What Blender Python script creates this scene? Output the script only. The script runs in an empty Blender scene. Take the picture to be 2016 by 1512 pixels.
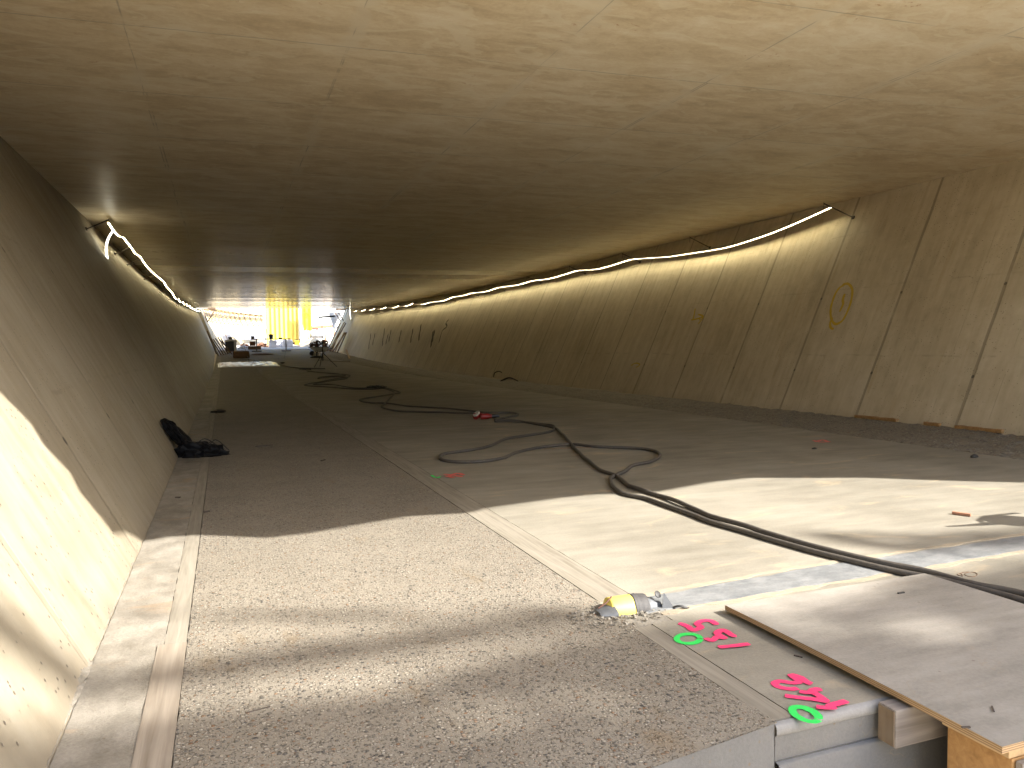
import bpy, bmesh, math, random
from mathutils import Vector, Matrix, noise
R_ = random.Random(7)
sc = bpy.context.scene
COL = sc.collection

# ------------------------------------------------------------------ camera
FX = 1514.0; CX, CY = 1008.0, 756.0            # pinhole of the photograph (2016 x 1512)
HC = 1.25
v1 = Vector((440-CX, 688-CY, FX)).normalized()  # direction of the tunnel axis in camera space
v2 = Vector((4600-CX, 640-CY, 0.0)); v2.z = -(v1.x*v2.x+v1.y*v2.y)/v1.z; v2.normalize()
v3 = v2.cross(v1)
if v3.y > 0: v3 = -v3
CAM = Vector((0, 0, HC))
def to_world(v): return Vector((v2.dot(v), v1.dot(v), v3.dot(v)))
cam = bpy.data.cameras.new('camera'); cam_ob = bpy.data.objects.new('camera', cam); COL.objects.link(cam_ob)
ax, ay, az = to_world(Vector((1,0,0))), to_world(Vector((0,-1,0))), to_world(Vector((0,0,-1)))
cam_ob.matrix_world = Matrix(((ax.x,ay.x,az.x,CAM.x),(ax.y,ay.y,az.y,CAM.y),(ax.z,ay.z,az.z,CAM.z),(0,0,0,1)))
cam.sensor_width = 36; cam.lens = 36*FX/2016; cam.clip_start = 0.05; cam.clip_end = 3000
sc.camera = cam_ob

# ------------------------------------------------------------------ light
S = Vector((0.9, -1.0, 1.0))                    # towards the sun
w = bpy.data.worlds.new('World'); sc.world = w; w.use_nodes = True
nt = w.node_tree; bg = nt.nodes['Background']
sky = nt.nodes.new('ShaderNodeTexSky'); sky.sky_type = 'NISHITA'; sky.sun_disc = False
sky.sun_elevation = math.atan2(S.z, math.hypot(S.x, S.y)); sky.sun_rotation = math.atan2(S.x, S.y)
sky.dust_density = 2.0
tc = nt.nodes.new('ShaderNodeTexCoord'); sx = nt.nodes.new('ShaderNodeSeparateXYZ'); mr = nt.nodes.new('ShaderNodeMapRange'); mx = nt.nodes.new('ShaderNodeMix')
nt.links.new(tc.outputs['Generated'], sx.inputs[0]); nt.links.new(sx.outputs['Z'], mr.inputs['Value'])
mr.interpolation_type = 'SMOOTHSTEP'; mr.inputs['From Min'].default_value = 0.02; mr.inputs['From Max'].default_value = 0.16
mr.inputs['To Min'].default_value = 0.9; mr.inputs['To Max'].default_value = 0.0
mx.data_type = 'RGBA'; nt.links.new(mr.outputs[0], mx.inputs[0]); nt.links.new(sky.outputs[0], mx.inputs[6]); mx.inputs[7].default_value = (7.0, 6.9, 6.6, 1)   # white summer haze low in the sky
nt.links.new(mx.outputs[2], bg.inputs[0]); bg.inputs[1].default_value = 0.12
sl = bpy.data.lights.new('sun', 'SUN'); sl.energy = 3.1; sl.angle = math.radians(0.6); sl.color = (1.0, 0.955, 0.885)
so = bpy.data.objects.new('sun', sl); COL.objects.link(so)
so.rotation_euler = S.to_track_quat('Z', 'Y').to_euler()
sc.view_settings.view_transform = 'Standard'; sc.view_settings.look = 'None'
sc.view_settings.exposure = 2.45; sc.view_settings.gamma = 1
try:
    sc.cycles.use_denoising = True
    sc.cycles.max_bounces = 12; sc.cycles.diffuse_bounces = 8; sc.cycles.glossy_bounces = 4
    sc.cycles.sample_clamp_indirect = 6.0; sc.cycles.caustics_reflective = False; sc.cycles.caustics_refractive = False
except Exception: pass

# ------------------------------------------------------------------ pixels -> places
def ray(px, py): return to_world(Vector((px-CX, py-CY, FX)))
def zp(y):                                      # height of the tunnel floor along its length
    if y < 24: return 0.0
    if y <= 95: return 0.0004*(y-24)**2
    return 0.0004*71**2 + 0.055*(y-95)
def zc(y): return 4.0 + (zp(y) if y <= 95 else 2.0)
def F(px, py, dz=0.0):                          # a point of the photograph on the floor
    d = ray(px, py); z = dz
    for _ in range(40):
        t = (z-CAM.z)/d.z
        if t < 0 or t*d.y > 400: t = 200/d.y
        p = CAM+d*t; z2 = zp(p.y)+dz
        z = z*0.6+z2*0.4
    p.z = zp(p.y)+dz
    return p
def AX(px, py, x): d = ray(px, py); return CAM+d*((x-CAM.x)/d.x)
def AY(px, py, y): d = ray(px, py); return CAM+d*((y-CAM.y)/d.y)
LT = -2.045/4; RT = 1.87/4
def tilt_l(y): return LT if y < 30 else LT+(LT*-0.27)*min(1, (y-30)/49)
def wall_l(y, z): return -0.535 + tilt_l(y)*(z-zp(y)*0.35)
def wall_r(y, z): return 9.65 + RT*(z-zp(y)*0.0)
def RW(px, py): 
    d = ray(px, py); t = (9.65-CAM.x+RT*CAM.z)/(d.x-RT*d.z); return CAM+d*t
def LW(px, py):
    d = ray(px, py); t = (-0.535-CAM.x+LT*CAM.z)/(d.x-LT*d.z); return CAM+d*t

# ------------------------------------------------------------------ objects
def tag(o, label=None, cat=None, group=None, kind=None):
    if label: o['label'] = label
    if cat: o['category'] = cat
    if group: o['group'] = group
    if kind: o['kind'] = kind
    return o
def empty(name, loc=(0,0,0), rz=0):
    o = bpy.data.objects.new(name, None); o.location = loc; o.rotation_euler = (0,0,rz); COL.objects.link(o)
    o.empty_display_size = 0.1
    return o
class MB:
    def __init__(s): s.v = []; s.f = []; s.a = None
    def add(s, vs, fs):
        n = len(s.v); s.v += [Vector(v) for v in vs]; s.f += [tuple(i+n for i in f) for f in fs]; return s
    def box(s, c, size, rot=None):
        c = Vector(c); hx, hy, hz = size[0]/2, size[1]/2, size[2]/2
        vs = [Vector((x*hx, y*hy, z*hz)) for x in (-1,1) for y in (-1,1) for z in (-1,1)]
        if rot is not None: vs = [rot @ v for v in vs]
        return s.add([v+c for v in vs], [(0,1,3,2),(4,6,7,5),(0,4,5,1),(2,3,7,6),(0,2,6,4),(1,5,7,3)])
    def bar(s, a, b, wd, th=None, up=(0,0,1)):
        a = Vector(a); b = Vector(b); th = th or wd; d = (b-a); L = d.length; d.normalize(); up = Vector(up)
        x = d.cross(up)
        if x.length < 1e-3: x = d.cross(Vector((1,0,0)))
        x.normalize(); y = x.cross(d).normalized()
        m = Matrix((x, d, y)).transposed()
        return s.box((a+b)/2, (wd, L, th), m)
    def tube(s, pts, r, n=8, caps=True, closed=False):
        pts = [Vector(p) for p in pts]; base = len(s.v); up = Vector((0,0,1)); m = len(pts)
        rr = r if isinstance(r, (list, tuple)) else [r]*m
        last = None
        for i, p in enumerate(pts):
            t = (pts[min(i+1, m-1)]-pts[max(i-1, 0)])
            if t.length < 1e-9: t = Vector((0,1,0))
            t.normalize(); x = t.cross(up)
            if x.length < 0.05: x = last if last else t.cross(Vector((1,0,0)))
            x = (x - t*x.dot(t)).normalized(); last = x; y = x.cross(t)
            for k in range(n):
                a = 2*math.pi*k/n; s.v.append(p+(x*math.cos(a)+y*math.sin(a))*rr[i])
        for i in range(m-1):
            for k in range(n):
                a = base+i*n+k; b = base+i*n+(k+1)%n
                s.f.append((a, b, b+n, a+n))
        if caps: s.f.append(tuple(base+k for k in range(n))[::-1]); s.f.append(tuple(base+(m-1)*n+k for k in range(n)))
        return s
    def lathe(s, c, prof, n=20, axis=None):
        c = Vector(c); base = len(s.v); q = Vector(axis).to_track_quat('Z','Y') if axis is not None else None
        for (r, z) in prof:
            for k in range(n):
                a = 2*math.pi*k/n; v = Vector((r*math.cos(a), r*math.sin(a), z))
                if q: v = q @ v
                s.v.append(c+v)
        for i in range(len(prof)-1):
            for k in range(n):
                a = base+i*n+k; b = base+i*n+(k+1)%n; s.f.append((a, b, b+n, a+n))
        s.f.append(tuple(base+k for k in range(n))[::-1]); s.f.append(tuple(base+(len(prof)-1)*n+k for k in range(n)))
        return s
    def build(s, name, m, parent=None, smooth=False, bevel=0, loc=None):
        me = bpy.data.meshes.new(name)
        vs = s.v
        if loc is not None: vs = [v-Vector(loc) for v in vs]
        me.from_pydata([tuple(v) for v in vs], [], s.f); me.update()
        bm = bmesh.new(); bm.from_mesh(me); bmesh.ops.recalc_face_normals(bm, faces=bm.faces)
        if bevel: bmesh.ops.bevel(bm, geom=list(bm.edges), offset=bevel, segments=2, profile=0.6, affect='EDGES', clamp_overlap=True)
        bm.to_mesh(me); bm.free()
        if smooth:
            for p in me.polygons: p.use_smooth = True
        me.materials.append(m)
        o = bpy.data.objects.new(name, me); COL.objects.link(o)
        if loc is not None: o.location = loc
        if parent: 
            o.parent = parent
            if loc is None: 
                o.matrix_parent_inverse = Matrix.LocRotScale(parent.location, parent.rotation_euler, None).inverted()
        return o
def copy_tree(o, parent=None):
    c = o.copy(); COL.objects.link(c)
    if parent: c.parent = parent
    for ch in list(o.children): copy_tree(ch, c)
    return c
def catmull(pts, n=6):
    pts = [Vector(p) for p in pts]; out = []
    for i in range(len(pts)-1):
        p0 = pts[max(i-1,0)]; p1 = pts[i]; p2 = pts[i+1]; p3 = pts[min(i+2, len(pts)-1)]
        for k in range(n):
            t = k/n; out.append(0.5*((2*p1)+(p2-p0)*t+(2*p0-5*p1+4*p2-p3)*t*t+(3*p1-p0-3*p2+p3)*t**3))
    out.append(pts[-1]); return out

# ------------------------------------------------------------------ materials
class N:
    def __init__(s, name):
        s.m = bpy.data.materials.new(name); s.m.use_nodes = True; s.t = s.m.node_tree; s.p = s.t.nodes['Principled BSDF']
        s.out = s.t.nodes['Material Output']
        s.co = s.t.nodes.new('ShaderNodeNewGeometry').outputs['Position']
    def n(s, typ, ins=None, **kw):
        nd = s.t.nodes.new('ShaderNode'+typ)
        for k, v in kw.items(): setattr(nd, k, v)
        for k, v in (ins or {}).items(): s.set(nd.inputs[k], v)
        return nd
    def set(s, sock, v):
        if hasattr(v, 'is_output') or isinstance(v, bpy.types.NodeSocket): s.t.links.new(v, sock)
        else: sock.default_value = v
    def math(s, op, a, b=0.0, c=0.0, clamp=False):
        nd = s.n('Math', operation=op, use_clamp=clamp); s.set(nd.inputs[0], a); s.set(nd.inputs[1], b); s.set(nd.inputs[2], c); return nd.outputs[0]
    def xyz(s):
        nd = s.n('SeparateXYZ', {0: s.co}); return nd.outputs
    def map(s, scale, loc=(0,0,0), rot=(0,0,0)):
        nd = s.n('Mapping', {'Vector': s.co, 'Scale': scale, 'Location': loc, 'Rotation': rot}); return nd.outputs[0]
    def noise(s, scale, detail=4, rough=0.55, vec=None, dist=0.0):
        nd = s.n('TexNoise', {'Vector': vec if vec is not None else s.co, 'Scale': scale, 'Detail': detail, 'Roughness': rough, 'Distortion': dist}); return nd.outputs[0]
    def voro(s, scale, vec=None, feature='F1', rnd=1.0):
        nd = s.n('TexVoronoi', {'Vector': vec if vec is not None else s.co, 'Scale': scale, 'Randomness': rnd}, feature=feature); return nd.outputs
    def ramp(s, fac, stops, interp='LINEAR'):
        nd = s.n('ValToRGB', {0: fac}); e = nd.color_ramp; e.interpolation = interp
        while len(e.elements) < len(stops): e.elements.new(0.5)
        for el, (p, c) in zip(e.elements, stops):
            el.position = p; el.color = (c, c, c, 1) if isinstance(c, (int, float)) else (*c, 1)
        return nd.outputs[0]
    def step(s, v, a, b):                       # smooth 0..1 between a and b
        nd = s.n('MapRange', {'Value': v, 'From Min': a, 'From Max': b}, interpolation_type='SMOOTHSTEP'); return nd.outputs[0]
    def mix(s, fac, a, b, mode='MIX'):
        nd = s.n('Mix', data_type='RGBA', blend_type=mode, clamp_factor=True)
        s.set(nd.inputs[0], fac); 
        for i, v in ((6, a), (7, b)):
            s.set(nd.inputs[i], (*v, 1) if isinstance(v, tuple) and len(v) == 3 else v)
        return nd.outputs[2]
    def bump(s, h, strength=0.5, dist=0.01, normal=None):
        ins = {'Height': h, 'Strength': strength, 'Distance': dist}
        if normal is not None: ins['Normal'] = normal
        return s.n('Bump', ins).outputs[0]
    def done(s, col, rough=0.8, normal=None, spec=None, metal=None):
        s.set(s.p.inputs['Base Color'], (*col, 1) if isinstance(col, tuple) else col)
        s.set(s.p.inputs['Roughness'], rough)
        if normal is not None: s.set(s.p.inputs['Normal'], normal)
        if spec is not None: s.set(s.p.inputs['Specular IOR Level'], spec)
        if metal is not None: s.set(s.p.inputs['Metallic'], metal)
        return s.m
def plain(name, c, rough=0.7, var=0.25, scale=9, metal=0.0, spec=None, bump=0.15):
    n = N(name); a = n.noise(scale, 5); b = n.noise(scale*7, 3)
    f = n.math('ADD', n.math('MULTIPLY', a, 0.6), n.math('MULTIPLY', b, 0.4))
    col = n.ramp(f, [(0.3, tuple(x*(1-var) for x in c)), (0.7, tuple(min(1, x*(1+var)) for x in c))])
    return n.done(col, rough, n.bump(f, bump, 0.004), metal=metal, spec=spec)

def mat_wall(name, y0, tone=1.0, jk=1.0):
    n = N(name); X, Y, Z = n.xyz()
    big = n.noise(0.6, 5, 0.6); mid = n.noise(4.5, 5, 0.6); fine = n.noise(45, 3, 0.6)
    streak = n.noise(1.0, 4, 0.6, vec=n.map((1.5, 7.0, 0.7)))
    f = n.math('ADD', n.math('ADD', n.math('MULTIPLY', big, 0.4), n.math('MULTIPLY', mid, 0.25)), n.math('MULTIPLY', streak, 0.35))
    col = n.ramp(f, [(0.36, (0.40, 0.335, 0.225)), (0.5, (0.52, 0.45, 0.315)), (0.64, (0.62, 0.55, 0.41))])
    # board joints every 1.83 m, a fainter one between
    wob = n.math('MULTIPLY', n.math('SUBTRACT', n.noise(1.3, 3), 0.5), 0.03)
    yy = n.math('ADD', n.math('SUBTRACT', Y, y0), wob)
    d = n.math('PINGPONG', n.math('ADD', yy, 91.5), 0.915)
    wv = n.math('ADD', 0.014, n.math('MULTIPLY', n.noise(0.9, 2), 0.02))
    j = n.math('MULTIPLY', n.math('SUBTRACT', 1.0, n.step(n.math('SUBTRACT', d, wv), -0.006, 0.008)), n.step(n.noise(1.7, 3), 0.15, 0.45))
    d2 = n.math('PINGPONG', n.math('ADD', yy, 91.5+0.46), 0.4575)
    j2 = n.math('MULTIPLY', n.math('SUBTRACT', 1.0, n.step(d2, 0.003, 0.010)), n.step(n.noise(2.3, 2), 0.46, 0.62))
    col = n.mix(n.math('MULTIPLY', j, 0.62*jk), col, (0.20, 0.165, 0.115))
    col = n.mix(n.math('MULTIPLY', j2, 0.35*jk), col, (0.24, 0.20, 0.14))
    # pour lines
    zw = n.math('ADD', Z, n.math('MULTIPLY', n.noise(1.1, 3), 0.10))
    for z0, a in ((1.05, 0.3), (2.25, 0.22), (3.3, 0.2)):
        dz = n.math('ABSOLUTE', n.math('SUBTRACT', zw, z0)); jz = n.math('SUBTRACT', 1.0, n.step(dz, 0.004, 0.022))
        col = n.mix(n.math('MULTIPLY', n.math('MULTIPLY', jz, n.step(n.noise(3, 3), 0.45, 0.65)), a), col, (0.22, 0.18, 0.13))
    # tie holes on the joints
    th = None
    for z0 in (0.72, 2.05):
        e = n.math('SQRT', n.math('ADD', n.math('POWER', d, 2.0), n.math('POWER', n.math('SUBTRACT', Z, z0), 2.0)))
        e = n.math('SUBTRACT', 1.0, n.step(e, 0.018, 0.028)); th = e if th is None else n.math('MAXIMUM', th, e)
    col = n.mix(n.math('MULTIPLY', th, 0.75), col, (0.07, 0.06, 0.05))
    # bug holes
    vo = n.voro(22, feature='F1'); hole = n.math('MULTIPLY', n.math('SUBTRACT', 1.0, n.step(vo[0], 0.10, 0.18)), n.step(n.noise(2.6, 3), 0.46, 0.54))
    vo2 = n.voro(9, feature='F1'); hole2 = n.math('MULTIPLY', n.math('SUBTRACT', 1.0, n.step(vo2[0], 0.035, 0.06)), n.step(n.noise(4, 2), 0.48, 0.6))
    hole = n.math('MAXIMUM', hole, hole2)
    col = n.mix(n.math('MULTIPLY', hole, 0.75), col, (0.13, 0.10, 0.075))
    # stains: yellow streaks
    st = n.math('MULTIPLY', n.step(n.noise(1.0, 4, 0.6, vec=n.map((1, 5, 0.5), (9, 3, 1))), 0.58, 0.72), 0.4)
    col = n.mix(st, col, (0.42, 0.32, 0.19))
    foot = n.math('MULTIPLY', n.math('SUBTRACT', 1.0, n.step(n.math('ADD', Z, n.math('MULTIPLY', n.noise(5, 3), 0.2)), 0.08, 0.28)), 0.35)
    col = n.mix(foot, col, (0.34, 0.28, 0.20))
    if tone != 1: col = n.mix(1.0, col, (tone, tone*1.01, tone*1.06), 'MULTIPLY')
    h = n.math('SUBTRACT', n.math('ADD', n.math('MULTIPLY', mid, 0.5), n.math('MULTIPLY', fine, 0.12)), n.math('ADD', n.math('MULTIPLY', hole, 0.4), n.math('ADD', n.math('MULTIPLY', j, 0.25), n.math('MULTIPLY', th, 0.8))))
    return n.done(col, n.ramp(mid, [(0.3, 0.5), (0.7, 0.75)]), n.bump(h, 0.6, 0.02), spec=0.35)

def mat_ceiling():
    n = N('ceiling concrete'); X, Y, Z = n.xyz()
    v = n.math('ADD', n.math('ADD', Y, n.math('MULTIPLY', X, 0.057)), 91.5-7.31)
    xx = n.math('ADD', X, 0.71+93.0)
    row = n.math('FLOOR', n.math('DIVIDE', v, 1.83)); colm = n.math('FLOOR', n.math('DIVIDE', xx, 1.86))
    cell = n.n('TexWhiteNoise', {'Vector': n.n('CombineXYZ', {0: row, 1: colm}).outputs[0]}, noise_dimensions='3D').outputs[0]
    rowr = n.n('TexWhiteNoise', {'Vector': n.n('CombineXYZ', {0: row}).outputs[0]}, noise_dimensions='3D').outputs[0]
    wob = n.math('MULTIPLY', n.math('SUBTRACT', n.noise(3, 2), 0.5), 0.02)
    stag = n.math('MULTIPLY', n.math('SUBTRACT', cell, 0.5), 0.05)
    dt = n.math('PINGPONG', n.math('ADD', v, wob), 0.915)
    dl = n.math('PINGPONG', n.math('ADD', n.math('ADD', xx, wob), stag), 0.93)
    blot = n.noise(1.0, 5, 0.62, vec=n.map((1.1, 2.4, 1)), dist=0.6); b2 = n.noise(1.0, 6, 0.7, vec=n.map((4.5, 9.0, 1)), dist=0.8); fine = n.noise(28, 4, 0.65)
    f = n.math('ADD', n.math('ADD', n.math('MULTIPLY', blot, 0.55), n.math('MULTIPLY', b2, 0.28)), n.math('ADD', n.math('MULTIPLY', cell, 0.05), n.math('MULTIPLY', fine, 0.14)))
    col = n.ramp(f, [(0.35, (0.55, 0.44, 0.28)), (0.455, (0.68, 0.56, 0.375)), (0.53, (0.77, 0.66, 0.47)), (0.64, (0.87, 0.785, 0.62))])
    # pale crescents left by the formwork release
    patch = n.math('MULTIPLY', n.step(n.noise(1.0, 3, 0.5, vec=n.map((1.7, 3.2, 1), (3, 7, 0)), dist=1.6), 0.57, 0.62), n.math('SUBTRACT', 1.0, n.math('MULTIPLY', fine, 0.5)))
    col = n.mix(n.math('MULTIPLY', patch, 0.6), col, (0.86, 0.79, 0.62))
    near = n.math('SUBTRACT', 1.0, n.step(dt, 0.05, 0.22))
    col = n.mix(n.math('MULTIPLY', n.math('MULTIPLY', near, n.step(b2, 0.50, 0.55)), 0.5), col, (0.78, 0.70, 0.53))
    nearl = n.math('MULTIPLY', n.math('SUBTRACT', 1.0, n.step(n.math('ADD', dl, n.math('MULTIPLY', n.math('SUBTRACT', b2, 0.5), 0.4)), 0.05, 0.10)), n.step(n.noise(1.2, 3), 0.35, 0.6))
    col = n.mix(n.math('MULTIPLY', nearl, 0.65), col, (0.78, 0.70, 0.54))
    jt = n.math('MULTIPLY', n.math('SUBTRACT', 1.0, n.step(dt, 0.003, 0.012)), n.step(n.noise(1.4, 3), 0.3, 0.55))
    jl = n.math('MULTIPLY', n.math('SUBTRACT', 1.0, n.step(dl, 0.003, 0.011)), n.step(n.noise(2.1, 3), 0.42, 0.6))
    jj = n.math('MAXIMUM', jt, jl)
    col = n.mix(n.math('MULTIPLY', jj, 0.45), col, (0.19, 0.155, 0.11))
    rust = n.math('MULTIPLY', n.step(n.noise(1.0, 4, 0.7, vec=n.map((3.0, 5.0, 1), (1, 2, 0)), dist=1.5), 0.655, 0.71), n.step(fine, 0.45, 0.6))
    col = n.mix(n.math('MULTIPLY', rust, 0.7), col, (0.45, 0.22, 0.06))
    saw = n.math('MULTIPLY', n.math('PINGPONG', v, 0.915), n.math('SUBTRACT', rowr, 0.5))
    h = n.math('ADD', n.math('MULTIPLY', saw, 0.14), n.math('SUBTRACT', n.math('ADD', n.math('MULTIPLY', b2, 0.12), n.math('MULTIPLY', fine, 0.025)), n.math('MULTIPLY', jj, 0.3)))
    rg = n.math('ADD', n.math('SUBTRACT', 0.34, n.math('MULTIPLY', n.step(Y, 12, 36), 0.24)), n.math('MULTIPLY', n.math('ADD', b2, rowr), 0.10))
    return n.done(col, rg, n.bump(h, 0.32, 0.02), spec=0.45)

def mat_gravel(name, tone=1.0, size=1.0, cover=0.5):
    n = N(name); X, Y, Z = n.xyz()
    warp = n.n('VectorMath', {0: n.co, 1: n.n('VectorMath', {0: n.n('TexNoise', {'Vector': n.co, 'Scale': 30.0, 'Detail': 2.0}).outputs[1], 3: 0.012}, operation='SCALE').outputs[0]}, operation='ADD').outputs[0]
    big = n.noise(1.2, 4); cov = n.noise(2.2, 4, 0.65)
    v1_ = n.voro(62/size, warp); v2_ = n.voro(125/size, warp)
    def stone(v, lo, hi):
        r = n.n('SeparateXYZ', {0: v[1]}).outputs
        c = n.ramp(r[0], [(0.0, (0.12, 0.115, 0.11)), (0.13, (0.22, 0.205, 0.19)), (0.28, (0.38, 0.345, 0.29)), (0.5, (0.56, 0.50, 0.41)), (0.8, (0.72, 0.67, 0.57)), (0.975, (0.42, 0.25, 0.15))])
        m = n.math('MULTIPLY', n.math('SUBTRACT', 1.0, n.step(v[0], lo, hi)), n.step(r[1], cover-0.12, cover+0.0)); return c, m, r
    c1, m1, r1 = stone(v1_, 0.34, 0.50); c2, m2, r2 = stone(v2_, 0.3, 0.5)
    mort = n.ramp(n.math('ADD', n.math('MULTIPLY', big, 0.5), n.math('MULTIPLY', cov, 0.5)), [(0.35, (0.39, 0.35, 0.285)), (0.65, (0.52, 0.475, 0.395))])
    fine = n.noise(150, 3, 0.7)
    mort = n.mix(n.math('MULTIPLY', n.step(fine, 0.35, 0.65), 0.4), mort, (0.30, 0.26, 0.205))
    col = n.mix(m2, mort, c2); col = n.mix(m1, col, c1)
    cav = n.math('MULTIPLY', n.math('SUBTRACT', 1.0, n.step(n.math('ABSOLUTE', n.math('SUBTRACT', v1_[0], 0.46)), 0.02, 0.09)), n.step(r1[1], cover-0.12, cover))  # crevice shade and dirt round the stones, painted into the colour
    col = n.mix(n.math('MULTIPLY', cav, 0.6), col, (0.17, 0.145, 0.115))
    pit = n.math('MULTIPLY', n.step(n.noise(70, 3, 0.6), 0.60, 0.68), 0.75)
    col = n.mix(pit, col, (0.14, 0.12, 0.10))
    dust = n.math('MULTIPLY', n.step(cov, 0.48, 0.66), 0.35)
    col = n.mix(dust, col, (0.47, 0.42, 0.34))
    st = n.math('MULTIPLY', n.step(n.noise(1.7, 4, 0.6, vec=n.map((2.2, 1, 1), (4, 4, 0))), 0.6, 0.74), 0.5)
    col = n.mix(st, col, (0.40, 0.29, 0.17))
    if tone != 1: col = n.mix(1.0, col, (tone, tone*0.985, tone*0.95), 'MULTIPLY')
    dome = n.math('MULTIPLY', m1, n.math('SUBTRACT', 1.0, v1_[0])); dome2 = n.math('MULTIPLY', m2, n.math('SUBTRACT', 1.0, v2_[0]))
    h = n.math('ADD', n.math('ADD', dome, n.math('MULTIPLY', dome2, 0.5)), n.math('MULTIPLY', fine, 0.35))
    return n.done(col, 0.8, n.bump(n.math('SUBTRACT', h, pit), 0.9, 0.008), spec=0.3)

def mat_slab(name, c0, c1, stain=(0.42, 0.33, 0.21), sc_=1.0, brush=(1.2, 5, 1), spots=0.5, rough=0.75, bmp=0.4):
    n = N(name)
    big = n.noise(0.9*sc_, 5, 0.6); br = n.noise(1.0, 5, 0.65, vec=n.map(brush)); fine = n.noise(80, 4, 0.7)
    f = n.math('ADD', n.math('ADD', n.math('MULTIPLY', big, 0.4), n.math('MULTIPLY', br, 0.38)), n.math('MULTIPLY', fine, 0.22))
    col = n.ramp(f, [(0.36, c0), (0.64, c1)])
    st = n.math('MULTIPLY', n.step(n.noise(1.0, 5, 0.65, vec=n.map((1.6, 3.4, 1), (5, 1, 0)), dist=0.8), 0.56, 0.74), 0.55)
    col = n.mix(st, col, stain)
    vo = n.voro(14); sp = n.math('MULTIPLY', n.math('SUBTRACT', 1.0, n.step(vo[0], 0.05, 0.11)), n.step(n.noise(3, 2), 0.45, 0.55))
    col = n.mix(n.math('MULTIPLY', sp, spots), col, (0.14, 0.11, 0.08))
    cr = n.voro(1.1, n.n('VectorMath', {0: n.co, 1: n.n('TexNoise', {'Vector': n.co, 'Scale': 4.0, 'Detail': 4.0}).outputs[1]}, operation='ADD').outputs[0], feature='DISTANCE_TO_EDGE')
    crk = n.math('MULTIPLY', n.math('SUBTRACT', 1.0, n.step(cr[0], 0.0015, 0.005)), n.step(n.noise(0.8, 2), 0.5, 0.6))
    col = n.mix(n.math('MULTIPLY', crk, 0.35), col, (0.25, 0.2, 0.14))
    return n.done(col, rough, n.bump(n.math('ADD', f, n.math('MULTIPLY', fine, 0.3)), bmp, 0.008), spec=0.3)

def mat_wood(name, c0, c1, axis=1, dirt=0.3, edge=None):
    n = N(name); s_ = [38, 38, 38]; s_[axis] = 1.6
    g = n.noise(1.0, 5, 0.6, vec=n.map(tuple(s_)), dist=0.7); s2 = [9, 9, 9]; s2[axis] = 0.8
    g2 = n.noise(1.0, 3, 0.6, vec=n.map(tuple(s2)), dist=1.2); d = n.noise(6, 4)
    f = n.math('ADD', n.math('MULTIPLY', g, 0.6), n.math('MULTIPLY', g2, 0.4))
    col = n.ramp(f, [(0.36, c0), (0.62, c1)])
    col = n.mix(n.math('MULTIPLY', n.step(d, 0.45, 0.7), dirt), col, (0.24, 0.215, 0.175))
    return n.done(col, 0.75, n.bump(f, 0.4, 0.004), spec=0.3)

M = {}
M['wall_r'] = mat_wall('wall concrete right', 11.61)
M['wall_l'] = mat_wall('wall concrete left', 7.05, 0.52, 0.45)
M['ceil'] = mat_ceiling()
M['gravel'] = mat_gravel('exposed aggregate', 0.48)
M['rgravel'] = mat_gravel('rough aggregate', 0.45, size=2.2, cover=0.3)
M['slab'] = mat_slab('brushed concrete', (0.15, 0.136, 0.106), (0.285, 0.262, 0.213))
M['verge'] = mat_slab('mortar verge', (0.125, 0.11, 0.085), (0.31, 0.285, 0.24), stain=(0.36, 0.21, 0.085), brush=(9, 6, 1), spots=0.7, bmp=1.0)
M['edge'] = mat_slab('grey formed concrete', (0.10, 0.099, 0.096), (0.17, 0.168, 0.162), stain=(0.16, 0.145, 0.12), spots=0.9)
M['lip'] = mat_slab('pale concrete lip', (0.15, 0.148, 0.142), (0.25, 0.246, 0.236), stain=(0.20, 0.185, 0.155), spots=0.9)
M['strip'] = mat_slab('bluish membrane', (0.10, 0.106, 0.11), (0.24, 0.243, 0.238), stain=(0.09, 0.098, 0.105), sc_=5, brush=(9, 20, 1), spots=0.4, rough=0.55)
M['wood'] = mat_wood('grey timber', (0.175, 0.145, 0.11), (0.28, 0.24, 0.19))
M['woodpale'] = mat_wood('cement smeared timber', (0.155, 0.137, 0.105), (0.26, 0.235, 0.19), dirt=0.5)
M['woodraw'] = mat_wood('raw timber', (0.30, 0.20, 0.10), (0.48, 0.35, 0.20))
M['wood_x'] = mat_wood('weathered timber offcut', (0.15, 0.13, 0.115), (0.26, 0.235, 0.21), axis=0, dirt=0.1)
M['woodend'] = mat_wood('timber end grain', (0.11, 0.08, 0.055), (0.19, 0.14, 0.09), axis=2)
M['plywood'] = mat_slab('worn plywood face', (0.175, 0.16, 0.135), (0.315, 0.29, 0.25), stain=(0.20, 0.175, 0.145), sc_=2.2, brush=(2.2, 9, 1), spots=0.6)
def mat_plyedge():
    n = N('plywood edge'); X, Y, Z = n.xyz()
    wv = n.math('PINGPONG', n.math('ADD', Z, n.math('MULTIPLY', n.noise(3, 2), 0.004)), 0.0035)
    col = n.mix(n.step(wv, 0.0012, 0.0024), (0.38, 0.25, 0.12), (0.16, 0.095, 0.045))
    col = n.mix(n.math('MULTIPLY', n.noise(12, 3), 0.4), col, (0.30, 0.24, 0.17)); return n.done(col, 0.8)
M['plyedge'] = mat_plyedge()
M['ochreply'] = mat_wood('ochre formwork plywood', (0.27, 0.15, 0.06), (0.40, 0.24, 0.10), axis=0, dirt=0.1)
M['cable'] = plain('dusty rubber cable', (0.065, 0.057, 0.048), 0.65, 0.35, 30)
M['black'] = plain('black plastic', (0.012, 0.012, 0.014), 0.35, 0.3, 20)
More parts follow.
